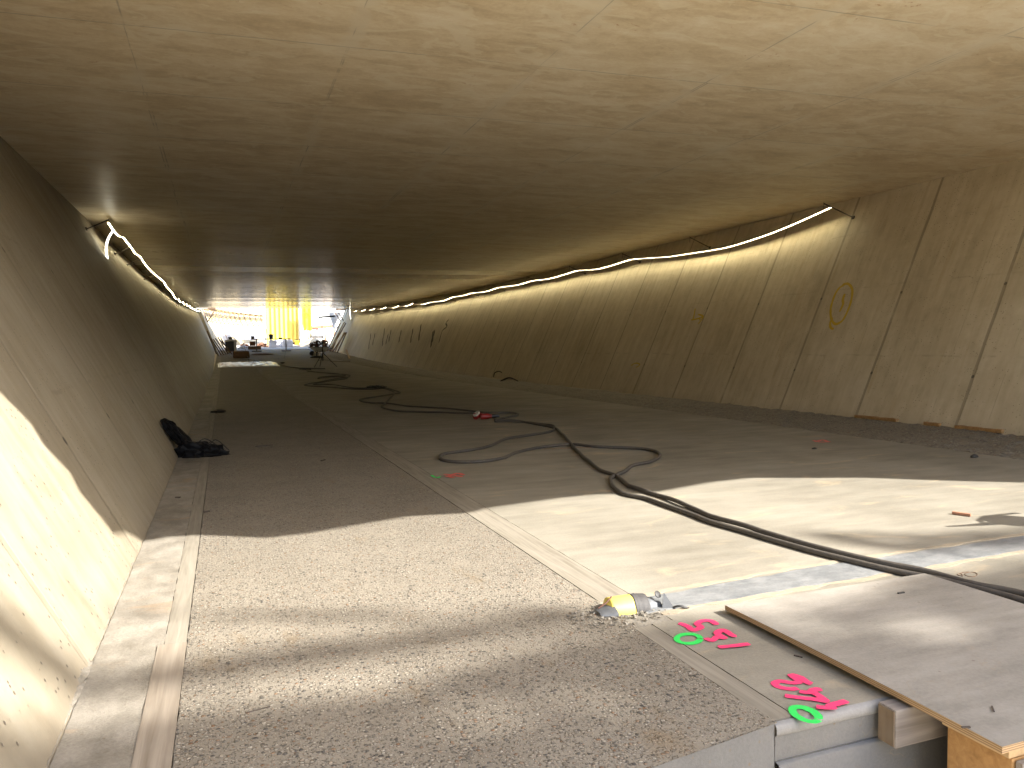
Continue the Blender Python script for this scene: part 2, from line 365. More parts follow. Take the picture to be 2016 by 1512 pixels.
M['rubber'] = plain('black rubber', (0.02, 0.019, 0.018), 0.6, 0.3, 20)
M['sack'] = plain('black woven sack', (0.004, 0.004, 0.005), 0.6, 0.4, 25, spec=0.15)
M['red'] = plain('red plastic', (0.27, 0.015, 0.012), 0.4, 0.15, 20)
M['cap'] = plain('grey white plastic cap', (0.45, 0.43, 0.38), 0.5, 0.2, 30)
M['pink'] = None
M['yellowpipe'] = plain('yellow pipe', (0.62, 0.50, 0.10), 0.45, 0.12, 12)
M['darktape'] = plain('dark wrap', (0.05, 0.047, 0.045), 0.7, 0.35, 40, bump=0.6)
M['greytape'] = plain('grey tape', (0.10, 0.105, 0.11), 0.5, 0.2, 25, bump=0.5)
M['greypost'] = plain('grey steel post', (0.42, 0.43, 0.42), 0.5, 0.1)
M['yellow'] = plain('yellow sheet', (0.74, 0.60, 0.14), 0.45, 0.08, 2)
M['banner'] = plain('fluorescent banner', (0.72, 0.70, 0.02), 0.6, 0.05)
M['bannerink'] = plain('banner ink', (0.38, 0.36, 0.02), 0.6, 0.1)
M['steel'] = plain('dark steel', (0.10, 0.095, 0.09), 0.5, 0.3)
M['rod'] = plain('rusty rod', (0.06, 0.045, 0.035), 0.7, 0.3)
M['tarp'] = plain('pale tarpaulin', (0.55, 0.56, 0.58), 0.55, 0.12, 4, bump=0.5)
M['white'] = plain('white sack', (0.72, 0.72, 0.74), 0.7, 0.08, 6, bump=0.4)
M['sheet'] = plain('white plastic film', (0.78, 0.78, 0.76), 0.25, 0.05, 30, bump=0.6)
M['brown'] = plain('brown boards', (0.16, 0.10, 0.06), 0.8, 0.3)
M['redbrown'] = plain('red brown timber', (0.30, 0.15, 0.09), 0.8, 0.25)
M['brick'] = plain('broken brick', (0.36, 0.16, 0.09), 0.85, 0.35, 14)
M['rust'] = plain('rusty scrap', (0.10, 0.045, 0.03), 0.85, 0.5, 14)
M['orange'] = plain('orange box', (0.22, 0.095, 0.035), 0.6, 0.15)
M['ygreen'] = plain('yellow plastic', (0.75, 0.42, 0.02), 0.5, 0.1)
M['greypanel'] = plain('grey panel', (0.13, 0.135, 0.155), 0.5, 0.06)
M['sand'] = plain('sand', (0.50, 0.42, 0.30), 0.95, 0.2, 10, bump=0.8)
M['soil'] = plain('sandy ground', (0.68, 0.60, 0.47), 0.95, 0.25, 1.5, bump=0.8)
M['blue'] = plain('dark bucket plastic', (0.09, 0.11, 0.15), 0.45, 0.2)
M['bluelabel'] = plain('blue label', (0.05, 0.10, 0.45), 0.45, 0.2)
M['bark'] = plain('bark', (0.12, 0.09, 0.06), 0.9, 0.4, 18, bump=0.9)
M['leaf'] = plain('leaf', (0.06, 0.10, 0.03), 0.6, 0.3, 3)
M['daylitslab'] = mat_slab('concrete lightened for daylight', (0.36, 0.345, 0.32), (0.50, 0.48, 0.45), stain=(0.38, 0.33, 0.27))  # slab concrete made paler to stand in for daylight past the exit
M['deck'] = mat_slab('bridge deck concrete', (0.36, 0.34, 0.29), (0.48, 0.45, 0.39))
def spray(name, c):
    n = N(name)
    at = n.n('Attribute', attribute_name='edge').outputs['Fac']
    g = n.noise(160, 3, 0.7); g2 = n.noise(25, 3)
    a = n.step(n.math('ADD', at, n.math('MULTIPLY', n.math('SUBTRACT', n.math('ADD', n.math('MULTIPLY', g, 0.7), n.math('MULTIPLY', g2, 0.3)), 0.5), 1.1)), 0.28, 0.50)
    n.done(n.mix(n.math('MULTIPLY', g2, 0.25), c, tuple(x*0.75 for x in c)), 0.7)
    tr = n.n('BsdfTransparent'); mx = n.n('MixShader', {0: a}); n.t.links.new(tr.outputs[0], mx.inputs[1]); n.t.links.new(n.p.outputs[0], mx.inputs[2])
    n.t.links.new(mx.outputs[0], n.out.inputs[0]); return n.m
M['pink'] = spray('pink marker paint', (0.80, 0.045, 0.16)); M['green'] = spray('green marker paint', (0.03, 0.62, 0.10))
M['ochre'] = spray('ochre wall paint', (0.55, 0.38, 0.035)); M['smudge'] = spray('dark wall smudge', (0.07, 0.055, 0.04))
M['fade'] = spray('worn red chalk', (0.60, 0.12, 0.10))
def emit(name, c, s):
    n = N(name); e = n.n('Emission', {0: (*c, 1), 1: s}); n.t.links.new(e.outputs[0], n.out.inputs[0]); return n.m
M['ledtail'] = emit('light tail', (1.0, 0.93, 0.72), 1.6)
M['led'] = emit('light strip', (1.0, 0.87, 0.54), 8.5)

# ------------------------------------------------------------------ setting
def ysamples(y0, y1):
    ys = []; y = y0
    while y < y1-0.02:
        ys.append(y); y += 0.03 if y < 6 else (0.08 if y < 14 else (0.5 if y < 30 else 1.5))
    ys.append(y1); return ys
def slab(name, x0, x1, y0, y1, m, zoff=0.0, thick=0.08, jit=0.004, ystart=None, nx=4, seed=0, bumpy=0.0):
    b = MB(); ys = ysamples(y0, y1); rows = []
    for y in ys:
        row = []
        for i in range(nx+1):
            x = x0+(x1-x0)*i/nx
            if i in (0, nx): x += jit*2*(noise.noise(Vector((y*9, seed+i, 0)))+0.5*noise.noise(Vector((y*31, seed+i, 3))))
            yy = y
            if ystart: yy = y+ (ystart(x)-y0)*max(0, 1-(y-y0)/1.0)
            z = zp(yy)+zoff+ (bumpy*noise.noise(Vector((x*7, yy*7, seed))) if bumpy else 0)
            row.append(Vector((x, yy, z)))
        rows.append(row)
    for row in rows:
        b.v += row; 
    n = nx+1
    for j in range(len(rows)-1):
        for i in range(nx): a = j*n+i; b.f.append((a, a+1, a+1+n, a+n))
    # skirts
    base = len(b.v); ring = [(0, i) for i in range(n)]+[(j, nx) for j in range(1, len(rows))]+[(len(rows)-1, i) for i in range(nx-1, -1, -1)]+[(j, 0) for j in range(len(rows)-2, 0, -1)]
    for (j, i) in ring: b.v.append(rows[j][i]-Vector((0,0,thick)))
    L = len(ring)
    for k in range(L):
        j, i = ring[k]; j2, i2 = ring[(k+1)%L]; b.f.append((j*n+i, j2*n+i2, base+(k+1)%L, base+k))
    o = b.build(name, m); 
    return tag(o, kind='structure')
front = lambda x: 2.012+0.155*(x-1.65)
verge = slab('verge', -0.529, -0.275, 1.3, 79, M['verge'], jit=0.003, seed=1, nx=6, bumpy=0.006)
gp = slab('gravel_path', -0.183, 1.668, 1.72, 79, M['gravel'], ystart=front, seed=2, nx=24, bumpy=0.003, jit=0.0025)
fs = slab('floor_slab', 1.867, 7.70, 2.02, 77.5, M['slab'], seed=3, nx=10, jit=0.002)
fs2 = slab('front_slab', 1.754, 1.895, 2.02, 2.95, M['slab'], seed=3.5, nx=2, jit=0.0, zoff=0.0012)
ex_ = slab('exit_slab', -0.5, 11.0, 77.6, 96, M['daylitslab'], zoff=0.03, seed=8, nx=8)  # paler copy of the floor, with daylight put into its colour
rg_ = slab('gravel_verge', 7.704, 9.66, 0.5, 82, M['rgravel'], seed=4, nx=26, bumpy=0.03, jit=0.03, zoff=-0.004)

def timber(name, x0, x1, y0, y1, label, m=M['wood'], seed=0, z=0.0012):
    o = slab(name, x0, x1, y0, y1, m, zoff=z, jit=0.001, seed=seed, nx=2); 
    del o['kind']; return tag(o, label, 'timber board', 'timber boards cast into the floor')
timber('timber_strip', -0.298, -0.185, 1.5, 3.52, 'grey timber board set flush in the floor, nearer piece, between left verge and gravel', seed=11, z=0.004)
timber('timber_strip', -0.273, -0.187, 3.53, 79, 'long timber board set flush in the floor, running away along the left verge', seed=12, m=M['woodpale'])
timber('timber_strip', 1.655, 1.748, 2.03, 2.93, 'short timber board set in the floor beside the pink numbers', seed=13, m=M['woodpale'])
timber('timber_strip', 1.674, 1.862, 3.30, 79, 'long thin timber board between gravel path and smooth floor slab, behind the yellow pipe', seed=14, m=M['woodpale'])

pt_ = slab('concrete_patch', 1.66, 1.872, 2.90, 3.32, M['verge'], zoff=-0.002, jit=0.0, seed=21, nx=6, bumpy=0.006)

# bluish strip across the slab, with sandy rims
def patch(name, poly, m, z, kind='structure'):
    b = MB(); n = len(poly)
    top = [Vector((x, y, zp(y)+z)) for x, y in poly]; bot = [v-Vector((0,0,0.02)) for v in top]
    b.add(top+bot, [tuple(range(n))]+[(i, (i+1)%n, n+(i+1)%n, n+i) for i in range(n)])
    return tag(b.build(name, m), kind=kind)
def rough_band(x0, x1, ya, yb, jit, seed):
    a = []; b = []
    k = 90
    for i in range(k+1):
        x = x0+(x1-x0)*i/k; a.append((x, ya(x)+jit*noise.noise(Vector((x*5, seed, 0)))+jit*0.6*noise.noise(Vector((x*19, seed, 2)))))
        b.append((x, yb(x)+jit*noise.noise(Vector((x*5, seed+5, 0)))+jit*0.6*noise.noise(Vector((x*19, seed+5, 2)))))
    return a+b[::-1]
patch('transverse_strip', rough_band(1.80, 7.6, lambda x: 3.075+0.03*(x-1.85), lambda x: 3.245+0.065*min(x-1.85, 1.2)+0.01*x, 0.016, 3), M['strip'], 0.004)
n_ = M['sandrim'] = plain('sandy rim', (0.27, 0.225, 0.16), 0.95, 0.2, 30, bump=0.7)
patch('sand_seam', rough_band(1.86, 7.6, lambda x: 3.035+0.03*(x-1.85), lambda x: 3.068+0.03*(x-1.85), 0.032, 9), n_, 0.0035)
patch('sand_seam', rough_band(1.86, 7.6, lambda x: 3.27+0.065*min(x-1.85, 1.2)+0.01*x, lambda x: 3.30+0.065*min(x-1.85, 1.2)+0.01*x, 0.03, 14), n_, 0.0035)

# front face of the slab: left flush block and stepped block
b = MB()
for (x0, x1) in ((-0.5, 1.652),):
    k = 20
    for i in range(k):
        xa = x0+(x1-x0)*i/k; xb = x0+(x1-x0)*(i+1)/k
        b.add([(xa, front(xa)-0.004, 0.0), (xb, front(xb)-0.004, 0.0), (xb, front(xb)-0.012, -0.6), (xa, front(xa)-0.012, -0.6), (xa, front(xa)+0.10, 0.0), (xb, front(xb)+0.10, 0.0)], [(0,1,2,3)])
    b.add([(x1, front(x1)-0.004, -0.001), (x1, front(x1)-0.012, -0.6), (x1, 2.4, -0.6), (x1, 2.4, -0.001)], [(0,1,2,3)])
tag(b.build('foundation_face', M['edge']), kind='structure')
b = MB()
prof = [(2.022, -0.0005), (2.008, -0.004), (2.001, -0.014), (2.0, -0.036), (2.006, -0.042)]
prof2 = [(2.008, -0.042), (2.010, -0.128)]
prof3 = [(2.008, -0.128), (1.992, -0.130), (1.988, -0.136), (1.990, -0.6)]
def extr(pr, x0, x1, name, m):
    b = MB(); k = 60; n = len(pr)
    for i in range(k+1):
        x = x0+(x1-x0)*i/k
        for (y, z) in pr: 
            q = 0.0025*noise.noise(Vector((x*14, z*30, 1)))
            b.v.append(Vector((x, y+q, z+(0.0015*noise.noise(Vector((x*20, y*30, 7))) if z > -0.1 else 0))))
    for i in range(k):
        for j in range(n-1): a = i*n+j; b.f.append((a, a+1, a+1+n, a+n))
    return tag(b.build(name, m, smooth=True), kind='structure')
extr(prof, 1.656, 7.7, 'slab_lip', M['lip']); extr(prof2, 1.656, 7.7, 'slab_face', M['edge']); extr(prof3, 1.656, 7.7, 'slab_ledge', M['edge'])

# walls
def wall(name, side, y0, y1, label, m):
    b = MB(); f = wall_l if side < 0 else wall_r
    ys = []; y = y0
    while y < y1: ys.append(y); y += 1.0
    ys.append(y1)
    n = 0
    for y in ys:
        top = zc(max(y, 0))+ (0.0 if 1 < y < 79 else 1.1); bot = min(0, zp(y))-0.7
        zs = [bot, 0.0, 1.0, 2.0, 3.0, top]
        row = [Vector((f(y, z), y, z)) for z in zs]
        o = 0.5*(-1 if side < 0 else 1)
        row += [Vector((f(y, z)+o, y, z)) for z in reversed(zs)]
        b.v += row; n = len(row)
    for i in range(len(ys)-1):
        for k in range(n): a = i*n+k; c = i*n+(k+1)%n; b.f.append((a, c, c+n, a+n))
    b.f.append(tuple(range(n))); b.f.append(tuple((len(ys)-1)*n+k for k in range(n)))
    return tag(b.build(name, m), label, 'wall')
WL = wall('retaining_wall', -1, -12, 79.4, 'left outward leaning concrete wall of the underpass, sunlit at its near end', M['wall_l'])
WR = wall('retaining_wall', 1, -12, 82, 'right outward leaning concrete wall with a yellow ringed mark and dark joints', M['wall_r'])

# ceiling and deck
b = MB(); xs = [-3.4+i*(15.9/16) for i in range(17)]; ys = [1.85+i*(77.15/120) for i in range(121)]
for y in ys:
    for x in xs: b.v.append(Vector((x, y, zc(y))))
n = len(xs)
for j in range(len(ys)-1):
    for i in range(n-1): a = j*n+i; b.f.append((a, a+1, a+1+n, a+n))
tag(b.build('ceiling', M['ceil'], smooth=True), kind='structure')
b = MB()
for y in ys: b.v += [Vector((-4.2, y, zc(y)+0.004)), Vector((13.2, y, zc(y)+0.004)), Vector((13.2, y, zc(y)+0.9)), Vector((-4.2, y, zc(y)+0.9))]
for j in range(len(ys)-1):
    for k in range(4): a = j*4+k; c = j*4+(k+1)%4; b.f.append((a, c, c+4, a+4))
b.f.append((0,1,2,3)); e = (len(ys)-1)*4; b.f.append((e,e+1,e+2,e+3))
tag(b.build('bridge_deck', M['deck']), 'thick concrete bridge deck carried by both leaning walls', 'bridge deck')
# parapet whose top edge draws the sun line on the floor
ZT = 4.0
pts = [(-3.0,5.85),(-2.02,5.62),(-1.75,5.62),(-1.6,5.48),(-1.33,5.46),(-1.2,5.30),(-0.95,5.22),(-0.79,5.14),(-0.70,5.40),(-0.53,5.52),(-0.38,5.60),(-0.16,5.54),(0.22,5.29),(0.48,5.30),(0.84,5.42),(1.24,5.54),(1.72,5.47),(1.88,5.58),(2.53,5.70),(2.87,5.72),(3.22,5.59),(3.43,5.61),(4.08,5.80),(4.52,5.83),(5.0,5.6),(5.45,5.40),(5.93,5.02),(6.48,4.65),(7.6,3.9),(9.5,3.4)]
pts = [(-8.5,5.6)]+pts+[(9.7,3.3)]
b = MB(); k = len(pts)
for (x, y) in pts:
    X_, Y_ = x+0.9*ZT, y-ZT
    b.v += [Vector((X_, Y_, ZT)), Vector((X_, Y_+0.03, 5.3)), Vector((X_, 1.70+0.15, 5.3)), Vector((X_, 1.85, ZT))]
for i in range(k-1):
    for q in range(4): a = i*4+q; c = i*4+(q+1)%4; b.f.append((a, c, c+4, a+4))
b.f.append((0,1,2,3)); e = (k-1)*4; b.f.append((e,e+1,e+2,e+3))
tag(b.build('edge_beam', M['deck']), 'wavy front edge beam of the bridge deck drawing the sun line on the floor', 'edge beam')

# terrain: one sheet to the horizon with the cutting sunk into it
def xl(y):
    p = [(-300,-0.5),(79,-0.5),(84,0.15),(89,1.35),(94,3.0),(99,5.3),(104,8.0),(112,13),(400,60)]
    for (a, u), (c, v) in zip(p, p[1:]):
        if y <= c: return u+(v-u)*(y-a)/(c-a)
    return 60
def xr(y): return 9.7 if y < 82 else 9.7+(y-82)*1.6
b = MB(); rows = []
for y in [-900,-200,-60,-30,-14,-8,-2,1.9,2.0,2.4,10,24]+list(range(30,80,7))+[79,82,84,89,94,99,104,110,125,150,300,1200]:
    zin = -0.42 if y <= 2.0 else zp(y)-0.06
    if y < -14: zin = min(4.9, -0.42+(-14-y)*0.1)
    ht = 5.0 if y < 79 else 5.1
    if y > 104: zin = min(zin, 4.6)
    if y > 130: zin = 4.6
    hr = ht if y < 84 else max(3.2, ht-(y-84)*0.1)
    L_ = xl(y)-2.9; Rr = xr(y)+2.6
    rows.append([(-1200,y,ht),(-60,y,ht),(L_-0.6,y,ht),(L_-0.5,y,zin),(xl(y),y,zin),(4.5 if y < 82 else (xl(y)+xr(y))/2,y,zin),(xr(y),y,zin),(Rr+0.3,y,zin),(Rr+0.4,y,hr),(80+max(0,y-82)*2,y,hr),(1400+max(0,y)*2,y,hr)])
for r in rows: b.v += [Vector(p) for p in r]
n = len(rows[0])
for j in range(len(rows)-1):
    for i in range(n-1): a = j*n+i; b.f.append((a, a+1, a+1+n, a+n))
tag(b.build('ground', M['soil']), kind='structure')

# mortar bead at the foot of the left wall
b = MB(); ys = [1.4+0.02*i for i in range(180)]; prof_n = 7
for y in ys:
    am = 0.5+0.9*max(0, noise.noise(Vector((y*1.7, 4, 0)))) 
    for k in range(prof_n):
        t = k/(prof_n-1); x = -0.545-0.035*am*(1-t)+0.022*am*t
        z = (0.065*am*(1-t)**1.5)+0.004+0.014*noise.noise(Vector((x*40, y*22, k)))*am
        if t <= 0.5: x = min(x, wall_l(y, z)+0.012)
        b.v.append(Vector((x, y, max(z, -0.005))))
for j in range(len(ys)-1):
    for k in range(prof_n-1): a = j*prof_n+k; b.f.append((a, a+1, a+1+prof_n, a+prof_n))
o = b.build('mortar_bead', M['verge'], WL, smooth=False)
# ochre timber battens at the foot of the right wall
for i, (pa, pb, lab) in enumerate((((1683,829),(1765,838),'ochre timber batten at the right wall foot, farther of the two long ones'), ((1818,848),(1848,851),'shortest ochre timber batten at the foot of the right wall'), ((1880,853),(1970,869),'ochre timber batten at the right wall foot, nearest to the viewer'))):
    p, q = RW(*pa), RW(*pb); b = MB(); kk = 14
    for j in range(kk+1):
        t = j/kk; y = p.y+(q.y-p.y)*t; th = 0.045+0.012*noise.noise(Vector((y*9, i, 0)))
        x = wall_r(y, 0.02)
        for (dx, dz) in ((-0.05, 0.0), (-0.05, th), (0.03, th), (0.03, 0.0)): b.v.append(Vector((x+dx, y, dz+0.004*noise.noise(Vector((y*20, dz*50, dx))))))
    for j in range(kk):
        for k in range(4): a = j*4+k; c = j*4+(k+1)%4; b.f.append((a, c, c+4, a+4))
    b.f.append((0,1,2,3)); b.f.append((kk*4,kk*4+1,kk*4+2,kk*4+3))
    tag(b.build('timber_batten', M['ochreply']), lab, 'batten', 'ochre battens at the wall foot')

# ------------------------------------------------------------------ painted marks
def stroke(b, edge, pts, wd, nrm, push=0.004, taper=True):
    pts = catmull(pts, 6); n = len(pts); base = len(b.v)
    for i, p in enumerate(pts):
        t = (pts[min(i+1,n-1)]-pts[max(i-1,0)]).normalized(); s_ = t.cross(nrm).normalized()
        u = i/(n-1); wv = wd*(1.0+0.25*noise.noise(p*14))
        ee = min(1, min(u, 1-u)*n/2.0+0.15) if taper else 1
        for k, e in ((-1,0.0),(-0.55,0.75),(0,1.0),(0.55,0.75),(1,0.0)):
            b.v.append(p+s_*wv*k+nrm*(push+0.0012*u)); edge.append(e*ee)
    for i in range(n-1):
        for k in range(4): a = base+i*5+k; b.f.append((a, a+1, a+6, a+5))
def marks(name, mat, parent, strokes, wd, surf, nrm, label=None, push=0.004):
    b = MB(); edge = []
    for q, s_ in enumerate(strokes): stroke(b, edge, [surf(*p) for p in s_], wd, nrm, push+0.0015*q)
    me = bpy.data.meshes.new(name); me.from_pydata([tuple(v) for v in b.v], [], b.f); me.update()
    a = me.attributes.new('edge', 'FLOAT', 'POINT')
    for i, e in enumerate(edge): a.data[i].value = e
    me.materials.append(mat); o = bpy.data.objects.new(name, me); COL.objects.link(o); o.parent = parent
    if label: o['label'] = label
    return o
c1 = lambda l: [(1080+x*0.31746, 1100+y*0.31746) for x, y in l]
c2 = lambda l: [(1500+x*0.25595, 1180+y*0.25595) for x, y in l]
UP = Vector((0,0,1))
marks('painted_number', M['pink'], fs, [c1([(805,405),(835,412),(868,428),(897,450),(945,430),(922,408),(960,390),(1010,392),(1045,418)]),
      c1([(972,498),(1012,514),(1048,492),(1090,500),(1046,470),(1078,450),(1112,464),(1140,484),(1168,488)]), c1([(1048,558),(1150,550),(1252,537)])], 0.020, F, UP, 'pink spray painted 135')
marks('painted_number', M['pink'], fs, [c2([(280,690),(220,697),(130,680),(100,655),(140,638),(230,650),(285,640),(232,592),(300,612),(345,645),(388,660)]),
      c2([(172,750),(250,762),(360,775),(440,785),(490,792),(440,755),(385,715),(465,702)]), c2([(285,722),(340,730),(400,728)]), c2([(415,842),(480,850),(555,852),(520,838),(590,818),(658,800)])], 0.019, F, UP, 'pink spray painted 142')
marks('painted_number', M['green'], fs, [c1([(868+73*math.cos(a), 502+29*math.sin(a)) for a in [i*2*math.pi/14 for i in range(15)]])], 0.018, F, UP, 'green spray painted zero, farther')
ga = math.radians(22)
marks('painted_number', M['green'], fs, [c2([(336+108*math.cos(a)*math.cos(ga)-44*math.sin(a)*math.sin(ga), 893+108*math.cos(a)*math.sin(ga)+44*math.sin(a)*math.cos(ga)) for a in [i*2*math.pi/14 for i in range(15)]])], 0.018, F, UP, 'green spray painted zero, nearer')
marks('painted_number', M['fade'], fs, [[(872,934),(890,936),(912,940)],[(880,940),(900,933),(914,937)],[(876,938),(895,942)]], 0.03, F, UP, 'faded pink mark')
marks('painted_number', M['green'], fs, [[(849,936),(858,941),(868,939)],[(852,940),(866,942)]], 0.018, F, UP, 'faint green mark')
marks('painted_number', M['fade'], fs, [[(1600,867),(1615,871),(1636,870)],[(1604,871),(1620,867),(1632,872)]], 0.03, F, UP, 'faded red mark')
NR = Vector((-1, 0, RT)).normalized()
rc = [(1657+22*math.cos(a)*1.0-6*math.sin(a)*0, 603+44*math.sin(a)-math.cos(a)*13) for a in [math.radians(110+i*24) for i in range(17)]]
ringpts = [(1658,561),(1670,559),(1678,570),(1676,592),(1668,615),(1658,632),(1645,638),(1637,628),(1636,607),(1643,583),(1652,568),(1664,560)]
marks('ring_mark', M['ochre'], WR, [ringpts, [(1640,625),(1635,635),(1636,645),(1642,648)], [(1664,578),(1660,590),(1660,600),(1653,615)]], 0.032, RW, NR, 'ochre ring with a stroke inside')
marks('arrow_mark', M['ochre'], WR, [[(1360,630),(1372,628),(1385,624)],[(1369,607),(1367,620),(1364,632)],[(1374,619),(1385,624),(1374,639)],[(1377,625),(1379,631)]], 0.026, RW, NR, 'ochre arrow')
marks('faint_mark', M['ochre'], WR, [[(1242,720),(1252,715),(1260,718),(1252,724)]], 0.02, RW, NR, 'small faint ochre mark')
sm = [(730,672,16),(738,668,12),(757,664,18),(764,668,10),(770,661,12),(790,662,12),(813,661,14),(829,655,16),(853,668,16),(856,662,12)]
marks('smudge_mark', M['smudge'], WR, [[(x, y-h), (x-1, y-h*0.3), (x-3, y+h*0.2), (x-4, y+h)] for x, y, h in sm], 0.10, RW, NR, 'row of dark damp smudges')
marks('scrawl_mark', M['smudge'], WR, [[(884,629),(878,636),(880,643),(872,650),(868,660),(864,676)]], 0.06, RW, NR, 'dark curly scrawl')

# ------------------------------------------------------------------ light ropes
def rope(name, pts, inward, label, tail=None):
    root = empty(name, pts[0]); tag(root, label, 'light rope', 'light ropes under the ceiling')
    em, ch = MB(), MB(); m = len(pts); hw = 0.017; sd = -inward      # flat lamp face looking down inside a lipped channel
    for i, p in enumerate(pts):
        X_ = Vector((sd, 0, 0)); t = (pts[min(i+1,m-1)]-pts[max(i-1,0)]).normalized(); Q = X_.cross(t).normalized()
        if Q.z > 0: Q = -Q
        em.v += [p-X_*hw, p+X_*hw]
        ch.v += [p-X_*(hw+0.002)+Q*0.001, p+X_*(hw+0.002)+Q*0.013, p+X_*(hw+0.004)+Q*0.013, p+X_*(hw+0.004)-Q*0.004, p-X_*(hw+0.004)-Q*0.004]
    for i in range(m-1):
        em.f.append((2*i, 2*i+1, 2*i+3, 2*i+2))
        for k in (1, 2, 3): a = i*5+k; ch.f.append((a, a+1, a+6, a+5))
        ch.f.append((i*5+4, i*5, i*5+5, i*5+9))
    em.build('light_strip', M['led'], root); ch.build('backing', M['rod'], root)
    if tail:
        TB = MB(); TB.tube(tail, 0.02, 6); TB.build('light_tail', M['ledtail'], root)
    return root
def clampz(p):
    p.z = min(p.z, zc(p.y)-0.05); return p
def sagged(nodes, sag):
    out = []
    for a, c in zip(nodes, nodes[1:]):
        L = (c-a).length
        for k in range(8):
            t = k/8; p = a.lerp(c, t); p.z -= sag*4*t*(1-t)*min(1.2, L/3.7); out.append(p)
    out.append(nodes[-1]); return out
rt = [(1637,408),(1600,425),(1550,447),(1500,466),(1440,485),(1400,493),(1360,499),(1320,505),(1280,508),(1243,511),(1210,521),(1175,530),(1137,533),(1110,541),(1080,549),(1048,553),(1020,561),(983,566),(957,574),(930,577),(912,582),(891,585),(874,592),(847,595),(823,600),(795,604),(772,609),(749,614),(727,619),(712,618)]
rpts = catmull([clampz(AX(x, y, 11.06)) for x, y in rt[:24]], 4)
last = rpts[-1]; y = last.y; nodes = [last]
while y < 70: y += 4.2; nodes.append(Vector((11.06+0.05*R_.uniform(-1,1), y, zc(y)-0.24+R_.uniform(-0.05,0.03))))
far = sagged(nodes, 0.085)
ra = rope('light_rope', rpts+far[1:], -1, 'glowing light rope slung in swags along the top of the right wall', tail=[nodes[-1]+Vector((0,0.05,0.15)), nodes[-1]+Vector((0,0,-0.3)), nodes[-1]+Vector((0.05,0,-0.8))])
lt = [(213,437),(218,447),(224,458),(234,467),(243,463),(247,470),(258,485),(266,500),(275,502),(282,515),(291,529),(304,541),(322,552),(328,566),(340,580)]
lraw = [AX(x, y, -2.12) for x, y in lt]
for p in lraw: p.z = min(zc(p.y)-0.15+(p.z-zc(p.y)+0.15)*0.5, zc(p.y)-0.04)
lpts = catmull(lraw, 3)
y = lpts[-1].y; nodes = [lpts[-1]]
while y < 76: y += 4.0; nodes.append(Vector((wall_l(y, zc(y)-0.2)+0.30, y, zc(y)-0.22+R_.uniform(-0.05,0.04))))
lfar = sagged(nodes, 0.12)
t0 = AX(222, 455, -2.12)
rope('light_rope', lpts+lfar[1:], 1, 'glowing light rope zigzagging along the top of the left wall with a hanging tail', tail=catmull([t0, AX(213, 470, -2.1), AX(209, 490, -2.1), AX(212, 514, -2.15)], 5))
# bracket rods
def rod(p_wall, p_tip, side, lab):
    b = MB(); b.tube([p_wall, p_tip], 0.011, 6); b.tube([p_tip-Vector((0,0,0.12)), p_tip+Vector((0,0,0.02))], 0.006, 5)
    b.box(p_wall, (0.03,0.06,0.06))
    o = b.build('bracket_rod', M['rod'])
    return tag(o, lab, 'bracket rod', 'bracket rods carrying the %s light rope' % side)
rr_nodes = [RW(1677,437).y, 16.2, 19.6, 23.2, 27.0, 31.0, 34.6, 38.5, 42.8]
for i, y in enumerate(rr_nodes):
    rod(Vector((wall_r(y, 3.6)-0.005, y, 3.6)), Vector((10.75 if i else 10.62, y, 3.83)), 'right', 'thin dark rod sticking out of the right wall above the ochre ring' if i == 0 else 'thin dark rod holding the light rope off the right wall, farther along its row')
for i, y in enumerate([16.35, 20.4, 22.9, 27.5, 33.4, 38, 43]):
    rod(Vector((wall_l(y, 3.53)+0.005, y, 3.53)), Vector((-1.95, y, 3.72)), 'left', 'thin dark rod sticking out of the left wall beside the hanging light tail' if i == 0 else 'thin dark rod holding the light rope off the left wall, farther along its row')

# ------------------------------------------------------------------ cables
cr = 0.0175
def cable(name, px, label, r=cr, lift=None, start=None, m=None, n=6, group='cables snaking along the floor'):
    pts = [F(x, y, r) for x, y in px]
    if start: pts = [Vector(p) for p in start]+pts
    pts = catmull(pts, n)
    for i, p in enumerate(pts):
        p.x += 0.008*noise.noise(p*3.1); p.y += 0.006*noise.noise(p*2.7+Vector((5,5,5)))
        if lift: p.z += lift*max(0, noise.noise(Vector((p.x*2, p.y*2, 8))))
    b = MB(); b.tube(pts, r, 10); return tag(b.build(name, m or M['cable'], smooth=True), label, 'cable', group)
k8 = lambda l: [(840+x*0.27778, 800+y*0.27778) for x, y in l]
k3 = lambda l: [(1400+x*0.30556, 900+y*0.30556) for x, y in l]
near1 = k3([(2016,925),(1800,868),(1500,798),(1200,737),(900,667),(600,592),(300,505)])
near2 = k3([(2016,890),(1700,822),(1400,742),(1100,678),(700,586),(400,500),(200,440)])
cable('power_cable', near1+k8([(2016,818),(1900,775),(1750,722),(1560,655),(1400,622),(1320,570),(1305,510),(1350,482),(1400,462),(1460,418),(1570,395),(1635,368),(1652,340),(1600,312),(1480,295),(1200,286),(1050,268),(930,275),(800,290),(640,325),(540,365),(400,388),(250,394),(130,384),(95,360),(130,335),(300,310),(440,282),(560,230),(700,207),(860,182),(905,160),(890,135),(800,124),(680,108),(480,106)]),
      'thick dusty black cable making a long flat loop on the floor before the red plug', start=[F(2350,1290,cr),F(2170,1228,cr)])
cable('power_cable', near2+k8([(2016,780),(1880,718),(1700,650),(1600,618),(1450,570),(1400,535),(1340,490),(1240,457),(1200,430),(1150,390),(1080,330),(1035,285),(1000,240),(940,178),(915,158),(880,146),(800,130),(650,104),(480,98)]),
      'thick dusty black cable running almost straight from the plug to the near right corner', start=[F(2350,1275,cr),F(2170,1217,cr)], lift=0.02)
